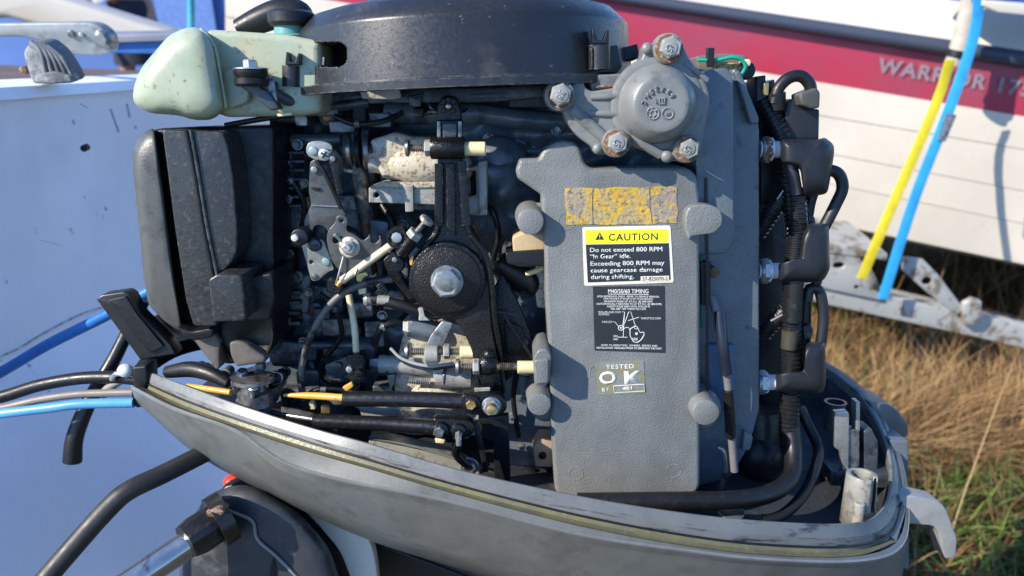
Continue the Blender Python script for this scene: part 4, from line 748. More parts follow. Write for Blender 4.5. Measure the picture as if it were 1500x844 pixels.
ext('inner_bracket', fil([(386, 556), (406, 544), (418, 546), (418, 560), (396, 572)], 4), 30, 40, BLKG, mo, 2)
# ---- flywheel cover -----------------------------------------------------------------
def fp(px, py, dd): return P(px, py, dd)
cB = P(682, 100, 122); FT = Matrix.Rotation(R(-2.2), 3, 'Y')
axF = FT @ Vector((0, 0, 1))
zt = (P(682, 22, -30)-P(682, 117, -30)).z
fly = empty  # placeholder name
rF = .1575
def flyw():
    c = P(682, 117, 120); c.z = P(682, 116, -32).z
    # outer wall built as a grid so that the slot is a real opening
    prof = [(-.0065, rF+.009), (-.006, rF+.0105), (0.0004, rF+.0105), (.0016, rF+.001), (zt*.98, rF-.003), (zt+.001, rF-.0035), (zt+.014, rF-.017), (zt+.019, rF-.034), (zt+.023, rF-.06), (zt+.024, .0)]
    seg = 840; ax, u, v = frame(axF); vs = []; fs = []
    NW = 64; z0 = .0016; z1 = zt*.98
    pr = prof[:4]+[(z0+(z1-z0)*k/NW, rF+.001-.004*k/NW) for k in range(1, NW)]+prof[4:]
    for a, r in pr:
        for j in range(seg):
            t = 2*math.pi*j/seg; vs.append(c+FT @ Vector((math.cos(t)*r, math.sin(t)*r, 0))+ax*a)
    th0 = R(PITCH-TILT)
    def px_(p):
        f_ = p.y*math.cos(th0)-p.z*math.sin(th0); h_ = p.y*math.sin(th0)+p.z*math.cos(th0); return 750+F*p.x/f_, 422-F*h_/f_
    def slot(x, y):
        dx = max(0, abs(x-481)-13); dy = max(0, abs(y-80)-4); return (dx*dx+dy*dy)**.5 < 14.5
    for i in range(len(pr)-1):
        for j in range(seg):
            q = (i*seg+j, i*seg+(j+1) % seg, (i+1)*seg+(j+1) % seg, (i+1)*seg+j)
            if 4 <= i <= NW+2:
                m_ = sum((vs[k] for k in q), Vector())/4
                if m_.y < c.y and slot(*px_(m_)): continue
            fs.append(q)
    o = mk('flywheel_cover', vs, fs, FLY, mo, 32); md = o.modifiers.new('t', 'SOLIDIFY'); md.thickness = .002; md.offset = -1
    lathe('flywheel', c+ax*.004, ax, [(0, rF-.03), (.03, rF-.03), (.034, rF-.035), (.036, .0001)], RUB, o, 64)
    bmq = []
    return o
fw = flyw()
bar('slot_pin', [(473, 95, 20), (474, 84, 20)], 3, 3, CASTG, fw)
def clip(px, py, d, parent, s=1.):
    tube('boss_body', [(px, py+2*s, d+10), (px, py+38*s, d+10)], 15*s, FLY, parent, n=1, seg=24, ang=60)
    ext('clip_prong', [(px-11*s, py), (px-10*s, py-22*s), (px-7*s, py-22*s), (px-3*s, py-6*s), (px+6*s, py-5*s), (px+11*s, py-20*s), (px+14*s, py-20*s), (px+14*s, py)], d, d+16, BLK, parent, 1)
clip(878, 64, -8, fw); 
ext('mount_ear', fil([(860, 70), (905, 66), (912, 96), (905, 107), (862, 108)], 3), 14, 50, FLY, fw, 2)
clip(427, 95, 8, fw, .85); ext('mount_ear', fil([(410, 98), (456, 98), (456, 124), (440, 132), (410, 132)], 2), 22, 90, FLY, fw, 2)
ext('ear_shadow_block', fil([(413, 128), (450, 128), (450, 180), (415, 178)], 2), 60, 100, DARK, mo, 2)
ext('rear_ear', fil([(912, 70), (934, 64), (938, 84), (930, 88), (914, 90)], 2), 60, 100, BLK, fw, 2)
ext('rib', [(866, 70), (868, 70), (868, 100), (866, 100)], -6, 10, FLY, fw, .5)
# ---- oil reservoir -------------------------------------------------------------------
tk = ext('oil_tank', fil([(300, 42, 10), (420, 50), (470, 60), (470, 165), (440, 170), (330, 172), (300, 160)], 8), 16, 110, TANK, mo, 10, 5)
# bulbous front moulded as stacked outlines
def puff(name, poly, cx, cy, ds, m, parent):
    """ds: list of (depth, scale) rings from front to back"""
    vs = []; fs = []; n = len(poly)
    for d, s in ds:
        for (x, y) in poly: vs.append(P(cx+(x-cx)*s, cy+(y-cy)*s, d))
    for i in range(len(ds)-1):
        for j in range(n): fs.append((i*n+j, i*n+(j+1) % n, (i+1)*n+(j+1) % n, (i+1)*n+j))
    fs.append(tuple(range(n))[::-1]); fs.append(tuple((len(ds)-1)*n+j for j in range(n)))
    return mk(name, vs, fs, m, parent, 60)
TP = fil([(247, 52, 10), (272, 40, 14), (296, 40, 16), (314, 62, 16), (322, 110, 20), (330, 160, 12), (312, 176, 14), (284, 176, 14), (262, 169, 16), (216, 166, 14), (194, 150, 14), (196, 126, 12), (206, 100, 12)], 10, 5)
puff('tank_front', TP, 262, 118, [(-15, .30), (-14.6, .52), (-13.4, .70), (-11, .83), (-6.5, .92), (0, .968), (8, .992), (18, 1.0), (50, 1.0), (110, .99)], TANK, tk)
tube('tank_seam', [(294, 42, 2), (313, 66, 0), (323, 110, 0), (331, 158, 2)], 2.2, TANK, tk, n=5)
ext('tank_pad', fil([(325, 106, 6), (345, 98, 8), (366, 98), (372, 108), (362, 150), (336, 160), (328, 150)], 5), 8, 24, TANK, tk, 3)
nk = lathe('filler_neck', P(426, 54, 60), (0, 0, 1), [(0, .017), (.002, .014), (.012, .0135), (.013, .012)], CAPB, tk, 28)
lathe('filler_cap', P(427, 34, 60), (0, 0, 1), [(-.003, .017), (0, .020), (.008, .020), (.010, .017)], RUB, tk, 40)
tc_ = ext('tank_bracket', fil([(348, 108), (392, 108), (394, 118), (380, 128), (394, 134), (410, 160), (396, 162), (370, 140), (348, 124)], 3), -2, 10, DARK, mo, 2)
lathe('isolator', P(368, 112, -2), (0, 0, 1), [(-.008, .012), (-.006, .0135), (-.002, .0135), (-.001, .012), (.002, .0135), (.0045, .0135), (.0055, .012)], RUB, tc_, 30)
lathe('washer', P(368, 102, -2), (0, 0, 1), [(0, .0135), (.0012, .0135)], STEEL, tc_, 30); bolt(367, 99, -2, 10, tc_, STEEL, ax=(0, 0, 1), h=.006)
tube('bracket_stay', [(380, 120, 4), (400, 135, 8), (430, 150, 20), (470, 152, 30)], 8, DARK, mo, n=4); ext('bracket_web', fil([(370, 118), (402, 118), (406, 150), (385, 140), (370, 132)], 3), 2, 12, STEELD, tc_, 2)
tube('oil_line', [(330, 184, 30), (380, 175, 30), (430, 168, 30)], 4, RUB, mo, n=4); ext('white_clip', fil([(405, 167), (427, 165), (427, 169), (407, 171)], 1), 10, 14, CREAM, mo, .6)
# black grab strap behind the filler
tag_h = tube('hand_strap', [(350, 44, 95), (385, 28, 95), (415, 18, 95), (440, 20, 95), (449, 42, 95)], 17, RUB, mo, n=6, seg=14, taper=lambda t: .6+.5*math.sin(math.pi*min(1, t*.8+.15)))
# ---- intake silencer -----------------------------------------------------------------
air = ext('intake_silencer', fil([(214, 194), (232, 188), (400, 184), (402, 500), (392, 528), (330, 535), (290, 505), (250, 480), (226, 400)], 8), 26, 150, BLK, mo, 5)
SH = [(194, 215, 14), (211, 193, 10), (226, 187, 6), (238, 270), (254, 400), (267, 486, 6), (258, 482, 8), (240, 470, 12), (217, 446, 10), (211, 410), (203, 330), (195, 250)]
puff('silencer_shell', fil(SH, 6, 4), 235, 330, [(-1, .5), (-.4, .72), (1, .86), (4, .94), (10, .985), (18, 1), (110, 1)], AIRS, air)
ext('front_panel', fil([(237, 190), (326, 193, 6), (333, 212), (341, 260), (348, 345, 20), (345, 378, 16), (330, 395, 12), (319, 400), (312, 408), (314, 470), (318, 478), (283, 478, 6), (272, 440), (255, 330)], 5), -12, 34, AIRP, air, 3, 3)
tube('panel_rib', [(272, 191, -13), (284, 250, -13), (297, 330, -13), (312, 404, -13)], 3.4, BLK, air, n=4); tube('panel_rib', [(279, 191, -13), (290, 250, -13), (303, 330, -13), (318, 402, -13)], 2.6, AIRP, air, n=4)
ext('panel_box', fil([(305, 410, 4), (318, 402, 5), (354, 404, 4), (360, 470, 5), (312, 472, 5)], 4), -34, 20, AIRP, air, 3, 3)
0 and bar('groove_lip', [(237, 190, 4), (252, 300, 4), (270, 440, 4), (280, 480, 4)], 4, 14, AIRS, air)
ext('lower_lip', fil([(258, 478), (280, 486), (312, 480), (312, 494), (285, 500), (268, 494)], 5), -4, 30, BLK, air, 3)
WEDG = mat('dusty_plastic', (.12, .10, .085), .6, 0, .4, 300, ((.04, .04, .04), 50, .5, .7))
ext('silencer_leg', fil([(277, 490), (308, 482), (322, 500), (322, 540), (316, 542)], 3), 6, 60, WEDG, air, 3); ext('silencer_foot', fil([(335, 500, 6), (355, 500, 10), (390, 524, 6), (388, 532), (345, 538), (337, 520)], 5), 4, 50, WEDG, air, 4)
ext('side_step', fil([(358, 408), (398, 400), (402, 440), (394, 470), (362, 470)], 4), -6, 60, BLK, air, 3)
puff('silencer_belly', fil([(318, 470), (395, 440), (404, 470, 10), (402, 505, 16), (390, 528, 14), (340, 534, 10), (320, 500)], 6), 360, 495, [(14, .85), (10, .93), (16, 1), (60, 1)], BLK, air)
# ---- cylinder cover --------------------------------------------------------------------
CP = fil([(755, 250, 4), (761, 233, 4), (789, 232, 4), (795, 220, 7), (810, 210, 10), (826, 206, 10), (842, 208, 8), (851, 218, 8), (856, 238, 10), (866, 247, 8), (940, 246), (1006, 245, 10), (1021, 256, 12), (1026, 290, 4), (1026, 720, 12), (1000, 734), (830, 734), (813, 722, 8), (808, 640), (806, 560), (803, 500), (799, 440), (797, 352, 6), (793, 315, 4), (793, 286, 5), (758, 262, 4)], 5, 4)
cc = ext('cylinder_cover', CP, 0, 34, GREY, mo, 7, 5)
for (x, y, r, dd) in [(777, 325, 19.5, -13), (790, 593, 18, -13)]: disc('cover_boss', x, y, dd, 34, r, GREY, cc, 2.4, r*1.18, 40)
ext('cover_boss', fil([(1003, 325, 14), (1007, 303, 12), (1032, 298, 16), (1057, 306, 14), (1060, 328, 14), (1046, 343, 12), (1030, 344, 6), (1013, 347, 4), (1009, 352, 3)], 8), -12, 30, GREY, cc, 2.5, 3)
ball('boss_swell', 1024, 598, 16, 34, GREY, cc, 1, .62, 1); disc('cover_boss', 1034, 605, -16, 26, 20.5, GREY, cc, 2.2, 23, 40)
ball('boss_swell', 800, 590, 22, 30, GREY, cc, .9, .6, 1); ball('boss_swell', 790, 325, 22, 28, GREY, cc, 1, .6, 1)
ext('stop_block', fil([(781, 526, 5), (789, 512, 5), (802, 511, 5), (808, 522, 4), (805, 560, 4), (800, 566, 4), (783, 565, 4)], 4), -22, 30, GREY, cc, 2.5, 3)
ext('block_cap', fil([(783, 528), (804, 526), (803, 562), (785, 563)], 4), -24, -14, GREY, cc, 2)
def ring(px, py, d, r, m, parent, w=.8, name='casting_mark'):
    o = lathe(name, P(px, py, d), YN, [(-.0003, (r-w)*S(d)), (.00025, (r-w*.6)*S(d)), (.00025, (r+w*.6)*S(d)), (-.0003, (r+w)*S(d)), (-.0003, (r-w)*S(d))], m, parent, 32, 0, 60); return o
for (x, y, r) in [(831, 324, 12.5), (990, 322, 13), (874, 545, 11), (844, 694, 11), (987, 690, 11)]:
    lathe('casting_mark', P(x, y, -.1), YN, [(-.0006, (r-.9)*S()), (.0002, (r-.4)*S()), (.0002, (r+.4)*S()), (-.0006, (r+.9)*S())], GREY, cc, 36)
# stickers
D0 = -.4
PEEL = mat('peeling_yellow_sticker', (.52, .33, .04), .75, 0, 1, 300, ((.36, .28, .13), 95, .47, .52), ((.20, .15, .10), 210, .52, .60), bdist=.001); 
st = ext('worn_sticker', [(828, 276), (850, 275), (880, 276.5), (905, 274), (940, 275), (970, 272.5), (992, 273.5), (991, 290), (993, 310), (991, 327), (965, 326), (955, 329.5), (925, 328), (890, 330), (868, 328.5), (829, 330), (830, 312), (827, 296)], -.5, .2, PEEL, cc, .1, 0)
ext('worn_patch', fil([(829, 280), (850, 276), (856, 300), (848, 318), (832, 312)], 3), -.62, -.4, mat('scuffed_label', (.27, .235, .20), .8, 0, 1, 300, ((.40, .27, .07), 160, .52, .58), ((.12,.10,.09), 240, .55, .62), bdist=.001), st, .1, 0)
ext('worn_patch', fil([(953, 300), (968, 276), (991, 274), (991, 326), (962, 320), (952, 312)], 3), -.62, -.4, mat('scuffed_label', (.26, .23, .2)), st, .1, 0)
bar('crease', [(868, 276, -.7), (867, 300, -.7), (868, 328, -.7)], 1.2, .8, mat('scuffed_label', (.26, .23, .2)), st); bar('crease', [(951, 274, -.7), (951, 300, -.7), (955, 327, -.7)], 1.4, .8, mat('scuffed_label', (.26, .23, .2)), st)
LWH = mat('label_cream', (.74, .70, .56), .5, rv=0); LBK = mat('label_black', (.02, .024, .03), .4, 0, 0, 1, ((.05, .05, .055), 60, .6, .8)); LYE = mat('label_yellow', (.80, .78, .02), .45, rv=0); LTX = mat('label_print', (.70, .70, .66), .5, rv=0)
lab = ext('caution_label', fil([(853, 333), (982, 330.5), (987, 414), (856, 419)], 3), -.5, .2, LWH, cc, .1, 0)
ext('yellow_panel', [(857, 337.5), (979, 335.5), (980, 355.5), (858, 358)], -.62, -.4, LYE, lab, .05, 0); ext('black_panel', [(858, 358.6), (980, 356.2), (982.5, 410), (861, 414)], -.62, -.4, LBK, lab, .05, 0)
TD = -.64
ext('warning_triangle', [(878.5, 340.5), (872, 351.5), (885, 351.3)], -.72, -.6, LBK, lab, .05, 0); text('!', 878.5, 347.3, 1.6, 7, -.75, LYE, lab, -1)
text('CAUTION', 927.5, 347, 72, 10, TD, LBK, lab, -1, sp=1.12, bold=.015)
for i, (s, x0, x1) in enumerate([('Do not exceed 800 RPM', 864.3, 970), ('\u201cIn Gear\u201d idle.', 864.6, 924), ('Exceeding 800 RPM may', 865, 973), ('cause gearcase damage', 865.4, 971), ('during shifting.', 865.8, 929)]):
    text(s, (x0+x1)/2, 365.4+i*10, x1-x0, 6.3, TD, LTX, lab, -.8, bold=.03)
text('.', 929.5, 388, 1.2, 6, TD, LTX, lab)
ext('number_panel', [(938.5, 405), (980, 404), (980, 411.5), (938.7, 412.7)], -.74, -.6, LWH, lab, .05, 0); text('37-825070-2', 959.5, 408.4, 37, 5, -.76, LBK, lab, -1, bold=.01)
lt = ext('timing_label', [(868.5, 420), (973.5, 419), (974.5, 517), (871, 513.5)], -.5, .2, LBK, cc, .1, 0)
text('M40/50/60 TIMING', 920.3, 426.6, 59, 6, TD, LTX, lt, 0, bold=.03); ext('rule', [(891, 430.6), (950, 430.9), (950, 431.7), (891, 431.4)], -.66, -.5, LTX, lt, .02, 0)
for i, (s, w) in enumerate([('(FOR REFERENCE ONLY:  REFER TO SERVICE MANUAL', 91), ('FOR PROPER STEP-BY-STEP PROCEDURE)', 72), ('MAXIMUM SPARK 24\u00b0 B.T.D.C. @ 5800 RPM.', 71), ('(AUTOMATICALLY REDUCED TO 22\u00b0 B.T.D.C. @ 5800 RPM)', 95), ('ADJUST IDLER ARM UNTIL ROLLER IS', 63), ('.005-.040\u2033 OFF THROTTLE CAM.', 52)]):
    text(s, 920.5+(1 if i == 3 else 0), 434.4+i*3.65, w, 2.7, TD, LTX, lt, .3, bold=.03)
for s, x, y, w in [('ROLLER AND CAM', 893, 457.3, 32), ('ALIGNED', 884.7, 460.6, 16), ('ROLLER', 889.8, 471.7, 15), ('THROTTLE CAM', 953, 466.4, 29), ('.005', 901.5, 492.5, 7), ('.040', 901.5, 497, 7)]: text(s, x, y, w, 2.9, TD, LTX, lt, 0, bold=.005)
for s, y, w, x in [('REFER TO OPERATION,  OWNERS,  SERVICE AND', 506.3, 82, 922), ('INSTALLATION  MANUALS PRIOR TO SERVICING THIS UNIT.', 510, 96, 922)]: text(s, x, y, w, 2.8, TD, LTX, lt, .7, bold=.03)
def line(pts, parent, w=.55, closed=False):
    q = pts+([pts[0]] if closed else []); return sweep('diagram_line', [P(x, y, -.62) for x, y in q], LTX, parent, rad=w*S(), n=1, seg=6)
line([(911, 457), (915, 457), (913, 494)], lt, .5); line([(912, 480), (915, 458)], lt, .5); line([(898, 471), (901, 472), (907, 479)], lt, .5); line([(915, 474), (921, 457), (924, 457), (931, 478)], lt, .5); line([(936, 465), (932, 466), (920, 470)], lt, .5)
line([(x, y) for x, y in circ(909.5, 480.5, 3.6, 16)], lt, .6, True); disc('diagram_dot', 909.5, 480.5, -.7, -.5, 1.4, LTX, lt, .1); line([(913, 482), (918, 479.5), (921, 480), (923, 484)], lt, .5); line([(905, 494), (919, 494.2)], lt, .5)
line(fil([(923, 482), (930, 478), (933, 478), (938, 488), (943, 486), (944, 490), (940, 497), (934, 502), (928, 501), (923, 492)], 2, 2), lt, .6, True); disc('diagram_dot', 932.5, 489, -.7, -.5, 2, LTX, lt, .1); line(circ(931.5, 480, 2.2, 10), lt, .4, True)
for x in (928, 932): line([(x-1.4, 495), (x-1, 498.5), (x+1, 498.5), (x+1.4, 495)], lt, .6)
OKM = mat('faded_olive_sticker', (.19, .18, .10), .6, 0, .5, 650, ((.19, .21, .22), 110, .48, .6), bdist=.0005)
ok = ext('tested_sticker', [(872, 532), (943, 528), (945.5, 576), (877, 579)], -.4, .2, OKM, cc, .1, 0)
for s, x, y, w, h, b_, sp_ in [('TESTED', 908, 537, 41, 6.2, .0, 1.15), ('O', 890.5, 553.5, 25, 17.5, .035, 1), ('K', 929, 553, 29, 18, .035, 1), ('B', 884, 571, 4, 5, 0, 1), ('Y', 890, 570, 4, 5, 0, 1), ('401', 919, 569, 14, 5, .03, 1)]: text(s, x, y, w, h, -.5, LTX, ok, -2, bold=b_, sp=sp_)
line([(899, 565.5), (943.5, 563), (944.5, 573), (900, 575.5)], ok, .6, True)
# ---- thermostat cover ----------------------------------------------------------------------
TF = fil([(803, 137, 10), (808, 122, 8), (824, 119, 8), (838, 124, 5), (844, 116, 6), (853, 114, 6), (857, 128, 8), (866, 134, 6), (905, 128), (925, 108, 14), (942, 82), (944, 66, 7), (962, 62, 6), (974, 52, 10), (990, 50, 10), (1000, 62, 10), (1008, 82), (1036, 122, 18), (1041, 150, 24), (1030, 200), (1026, 226, 14), (1010, 238, 12), (988, 236, 6), (974, 237, 7), (968, 226), (945, 222), (925, 212), (918, 222, 10), (900, 230, 12), (884, 226, 6), (872, 226, 7), (868, 216), (845, 200, 14), (830, 180), (824, 162), (808, 156, 8)], 5, 4)
th = ext('thermostat_cover', TF, -14, 12, GREYF, mo, 4, 4)
cen = P(962, 153, -14); k_ = S(-14)
lathe('cover_dome', cen, YN, [(-.004, 58*k_), (0, 56.5*k_), (.002, 54.5*k_), (.012, 50*k_), (.020, 41*k_), (.0215, 37.5*k_), (.022, 36*k_), (.0218, 30*k_)], GREYF, th, 64)
lathe('dome_flange', cen, YN, [(-.003, 66*k_), (.001, 64*k_), (.0018, 60*k_), (.002, 56*k_)], GREYF, th, 64)
for a, b_, w in [((866, 143), (906, 141), 5), ((862, 166), (908, 168), 5), ((838, 160), (890, 206), 9), ((1003, 92), (1036, 118), 4), ((925, 200), (968, 226), 8)]:
    tube('cover_rib', [(a[0], a[1], -13), ((a[0]+b_[0])/2, (a[1]+b_[1])/2, -14), (b_[0], b_[1], -13)], w, GREYF, th, n=2, seg=12)
for x, y, r in [(948, 71, 8), (876, 218, 8), (977, 229, 9)]: ball('cover_nub', x, y, -16, r, GREYF, th, 1, .8, 1); 
tube('nub_neck', [(948, 71, -15), (966, 74, -15)], 6, GREYF, th, n=2); tube('nub_neck', [(876, 218, -15), (892, 214, -15)], 6, GREYF, th, n=2); tube('nub_neck', [(977, 229, -15), (994, 224, -15)], 6, GREYF, th, n=2)
for x, y, r in [(821, 139, 17), (981, 70, 16.5), (904, 209, 16), (1008, 218, 15.5)]:
    disc('bolt_pad', x-1, y+1, -22, -12, r*1.25, GREYF, th, 2, r*1.32)
    lathe('rust_ring', P(x-1, y+1, -22.4), YN, [(-.0006, (r+2.5)*k_), (.0008, (r+2.2)*k_), (.001, (r-1)*k_)], RUST, th, 32, 0, 60) if y > 50 and x != 821 else disc('rust_ring', x, y+2, -23, -21, r*1.02, RUST, th, .5)
    b = bolt(x, y, -23, r*.94, th, BOLT, h=.0075, ph=R(18+x % 20)); disc('bolt_face', x, y-.5, -31.2, -29, r*.66, BOLT, b, .6)
    text('8.8' if x == 821 else 'S7', x, y, r*.75, r*.6, -31.3, BOLT, b, -60 if x == 821 else -75, th=.0005, bold=.02)
# raised marks on the dome face (upside down, as in the photo)
DZ = -36.2
text('62725J', 957, 152, 41, 7, DZ, GREYF, th, 180, th=.0009, arc=(22.5, math.pi+.05), bold=.02) if False else None
for ch, x, y, rt in [('6', 984, 140.5, 225), ('2', 978.5, 134.5, 212), ('7', 970, 131, 195), ('2', 961.5, 131, 180), ('5', 954, 134.5, 160), ('1', 949, 139.5, 145), ('-', 945.5, 143.5, 140), ('C', 943, 150.5, 105)]:
    text(ch, x, y, 5 if ch not in '1-' else 2.5, 7 if ch != '-' else 7, DZ, GREYF, th, rt, name='raised_mark', th=.0010, bold=.03)
ext('raised_mark', [(965, 143), (975, 142), (974, 153), (965, 153)], DZ-1, DZ+.5, GREYF, th, .3, 1, holes=[[(967, 145), (969, 145), (969, 151), (967, 151)], [(971, 145), (973, 145), (972.6, 151), (971, 151)]]); text('M', 962, 148, 5, 7, DZ, GREYF, th, 175, name='raised_mark', th=.001, bold=.02)
def ring3(px, py, r, d=DZ, w=1.1, h=.0010): return lathe('raised_mark', P(px, py, d), YN, [(-.0004, (r-w)*S(d)), (h, (r-w*.7)*S(d)), (h, (r+w*.2)*S(d)), (-.0004, (r+w*.5)*S(d))], GREYF, th, 32)
# rings as thin tubes
def rtube(px, py, r, w=.9): return sweep('raised_mark', [P(px+r*math.cos(t*math.pi/12), py+r*math.sin(t*math.pi/12), DZ) for t in range(25)], GREYF, th, rad=w*S(DZ), n=1, seg=8)
rtube(956.5, 166, 9); rtube(956.5, 166, 4); rtube(978, 166.5, 8)
for i in range(6): a = i*math.pi/3+.3; tube('raised_mark', [(956.5+4.5*math.cos(a), 166+4.5*math.sin(a), DZ), (956.5+8.5*math.cos(a), 166+8.5*math.sin(a), DZ)], .9, GREYF, th, n=1, seg=6)
text('77', 978, 166.5, 7, 4, DZ, GREYF, th, 170, name='raised_mark', th=.0008)
ext('gasket_flange', fil([(862, 110), (910, 108), (914, 125), (905, 132), (866, 134)], 3), -4, 20, GREYF, mo, 3); tube('rust_seam', [(870, 128, -6), (905, 126, -6)], 2, RUST, mo, n=2)
# ---- cylinder head behind the cover ------------------------------------------------------
hd = ext('cylinder_head', fil([(1020, 120), (1036, 102, 8), (1066, 99, 8), (1074, 112), (1076, 350, 8), (1066, 372, 6), (1018, 374)], 4), 14, 60, HEAD, mo, 3)
ext('head_casting', fil([(1018, 330), (1074, 100), (1086, 104, 8), (1110, 172, 4), (1113, 190), (1113, 600, 6), (1098, 655, 20), (1070, 700, 10), (1018, 715)], 4), 40, 190, HEAD, mo, 4)
ext('head_rib', fil([(1076, 105), (1084, 104), (1112, 172), (1112, 182), (1100, 182)], 4), 30, 70, HEAD, hd, 3)
bar('gasket_line', [(1034, 260, 12), (1036, 400, 12), (1036, 600, 12)], 1.6, 4, RUB, hd); bar('green_gasket', [(1027, 345, 22), (1028, 480, 22)], 4, 4, mat('green_gasket', (.01, .16, .09), .6), hd)
bar('paint_scratch', [(1034, 250, 13), (1048, 259, 13), (1060, 265, 13)], 3, .8, LWH, hd)
ext('head_step', fil([(1036, 505), (1076, 505), (1076, 600), (1040, 610)], 3), 34, 60, mat('blue_shade_patch', (.06, .13, .24), .4, 0, .4, 500), hd, 2)  # blue patch paints the bluish shade on the head
ext('rubber_block', fil([(1026, 384), (1041, 384), (1041, 447), (1028, 447)], 2), 18, 30, RUB, mo, 1); disc('rusty_screw', 1046, 400, 24, 36, 8, RUST, mo, 1, 8)
tube('harness_tube', [(1042, 436, 26), (1050, 460, 20), (1056, 500, 16), (1066, 560, 16), (1070, 620, 20), (1076, 690, 24)], 6, mat('grey_core', (.16, .15, .15), .5), mo, n=6); tube('harness_sleeve', [(1054, 456, 18), (1058, 500, 12), (1064, 548, 12)], 8.5, mat('navy_sleeve', (.012, .016, .03), .3), mo, n=4); tube('harness_sleeve', [(1066, 572, 14), (1069, 610, 16), (1070, 640, 20)], 8, SLV, mo, n=4)
tube('small_tube', [(1052, 655, 26), (1060, 662, 24), (1062, 690, 26), (1056, 715, 30)], 4, STEELD, mo, n=6)
ext('head_foot', fil([(1090, 630), (1104, 640), (1100, 660), (1086, 662)], 4), 34, 80, HEAD, mo, 3)
# ---- top: connector wires ---------------------------------------------------------------
tw = ext('terminal_block', fil([(1020, 82), (1060, 78), (1092, 80), (1103, 92), (1100, 110), (1060, 112), (1022, 102)], 5), 60, 100, mat('grimy_block', (.12, .11, .10), .7, 0, .4, 200), mo, 3); tube('tan_loom', [(1045, 97, 54), (1090, 99, 54)], 6, mat('tan_loom', (.34, .24, .08), .7, 0, .6, 300, ((.08, .06, .03), 160, .5, .6)), tw, n=2)
tube('green_wire', [(1022, 88, 50), (1050, 88, 46), (1072, 84, 44), (1086, 88, 44), (1092, 98, 44), (1086, 110, 46)], 2.6, GREEN, tw, n=8); ext('cable_tie', [(1036, 70), (1047, 70), (1046, 98), (1038, 98)], 42, 50, RUB, tw, 1); disc('wire_end', 1095, 92, 44, 60, 5, CREAM, tw, 1); disc('wire_grommet', 1094, 103, 48, 70, 13, RUB, tw, 3)
ext('connector', fil([(1108, 112), (1122, 110), (1122, 122), (1135, 116), (1136, 140), (1108, 150)], 2), 60, 90, BLK, mo, 2); ext('brass_terminal', fil([(1119, 122), (1127, 121), (1126, 140), (1120, 140)], 2), 54, 60, BRASS, mo, 1)
# ---- ignition leads and plug caps at the right ---------------------------------------------
ext('coil_bracket', fil([(1110, 150), (1150, 140), (1160, 600), (1112, 600)], 4), 150, 180, RUB, mo, 3)
ld = tube('ignition_lead', [(1134, 152, 55), (1140, 130, 55), (1156, 114, 55), (1174, 112, 55), (1186, 124, 55), (1188, 142, 56)], 8.5, RUB, mo, n=8)
ext('lead_boot', fil([(1172, 138), (1197, 128, 5), (1202, 136), (1201, 158), (1190, 160), (1174, 154)], 3), 42, 66, mat('scuffed_boot', (.06, .06, .055), .6, 0, .4, 200, ((.14, .13, .11), 60, .5, .65)), ld, 3)
tube('lead_boot', [(1138, 136, 56), (1138, 160, 58)], 12, RUB, ld, n=2)
ext('ignition_coil', fil([(1150, 165), (1156, 146, 4), (1174, 144, 4), (1176, 158), (1201, 160), (1200, 206), (1150, 206)], 3), 56, 110, RUBB, mo, 3); ext('ignition_coil', fil([(1112, 140), (1150, 160), (1150, 300), (1114, 300)], 5), 90, 140, RUB, mo, 3)
tube('conduit', [(1118, 150, 66), (1132, 172, 60), (1146, 200, 56), (1152, 240, 54), (1160, 300, 52), (1164, 330, 52)], 13, RUB, mo, n=10, cor=(.0042, .16), seg=18)
tube('conduit_liner', [(1154, 218, 46), (1160, 250, 44), (1166, 284, 44)], 9.5, mat('split_loom', (.03, .035, .05), .25), mo, n=4)
tube('conduit', [(1166, 276, 50), (1168, 340, 50), (1160, 440, 50), (1160, 520, 50), (1156, 600, 52), (1156, 660, 56)], 15, RUB, mo, n=10, cor=(.0046, .13), seg=18)
tube('conduit', [(1164, 400, 44), (1160, 470, 44)], 14, SLV, mo, n=3); tube('conduit_liner', [(1158, 484, 44), (1156, 510, 44)], 12.5, mat('olive_liner', (.05, .045, .03), .3), mo, n=2)
tube('conduit', [(1108, 345, 70), (1126, 318, 64), (1138, 300, 60), (1160, 272, 58)], 13, RUB, mo, n=6, cor=(.0045, .14), seg=16); tube('conduit', [(1116, 492, 66), (1134, 470, 60), (1150, 455, 58)], 13, RUB, mo, n=6, cor=(.0045, .14), seg=16)
bar('white_stripe', [(1129, 470, 44), (1146, 461, 44)], 3, 2, CASTG, mo); bar('white_stripe', [(1138, 292, 46), (1147, 279, 46)], 3, 2, STEELD, mo); bar('conduit_edge', [(1180, 294, 44), (1183, 330, 44)], 1.5, 2, STEELD, mo)
PLUGS = [(1124, 219, 50, 245), (1122, 397, 50, 0), (1118, 560, 50, 0)]
for i, (x, y, d, _) in enumerate(PLUGS):
    sp_ = lathe('spark_plug', P(x-12, y, d), (1, 0, 0), [(0, .0075), (.003, .0075), (.003, .0100), (.011, .0105), (.011, .0075), (.024, .0072)], mat('white_ceramic', (.6, .63, .68), .3), mo, 20)
    lathe('plug_hex', P(x-7, y, d), (1, 0, 0), [(0, .010), (.001, .0118), (.006, .0118), (.007, .0105)], RUST if i == 0 else STEEL, sp_, 6, .3, 25); lathe('plug_washer', P(x-10, y, d), (1, 0, 0), [(0, .0108), (.002, .0108)], STEELD, sp_, 24)
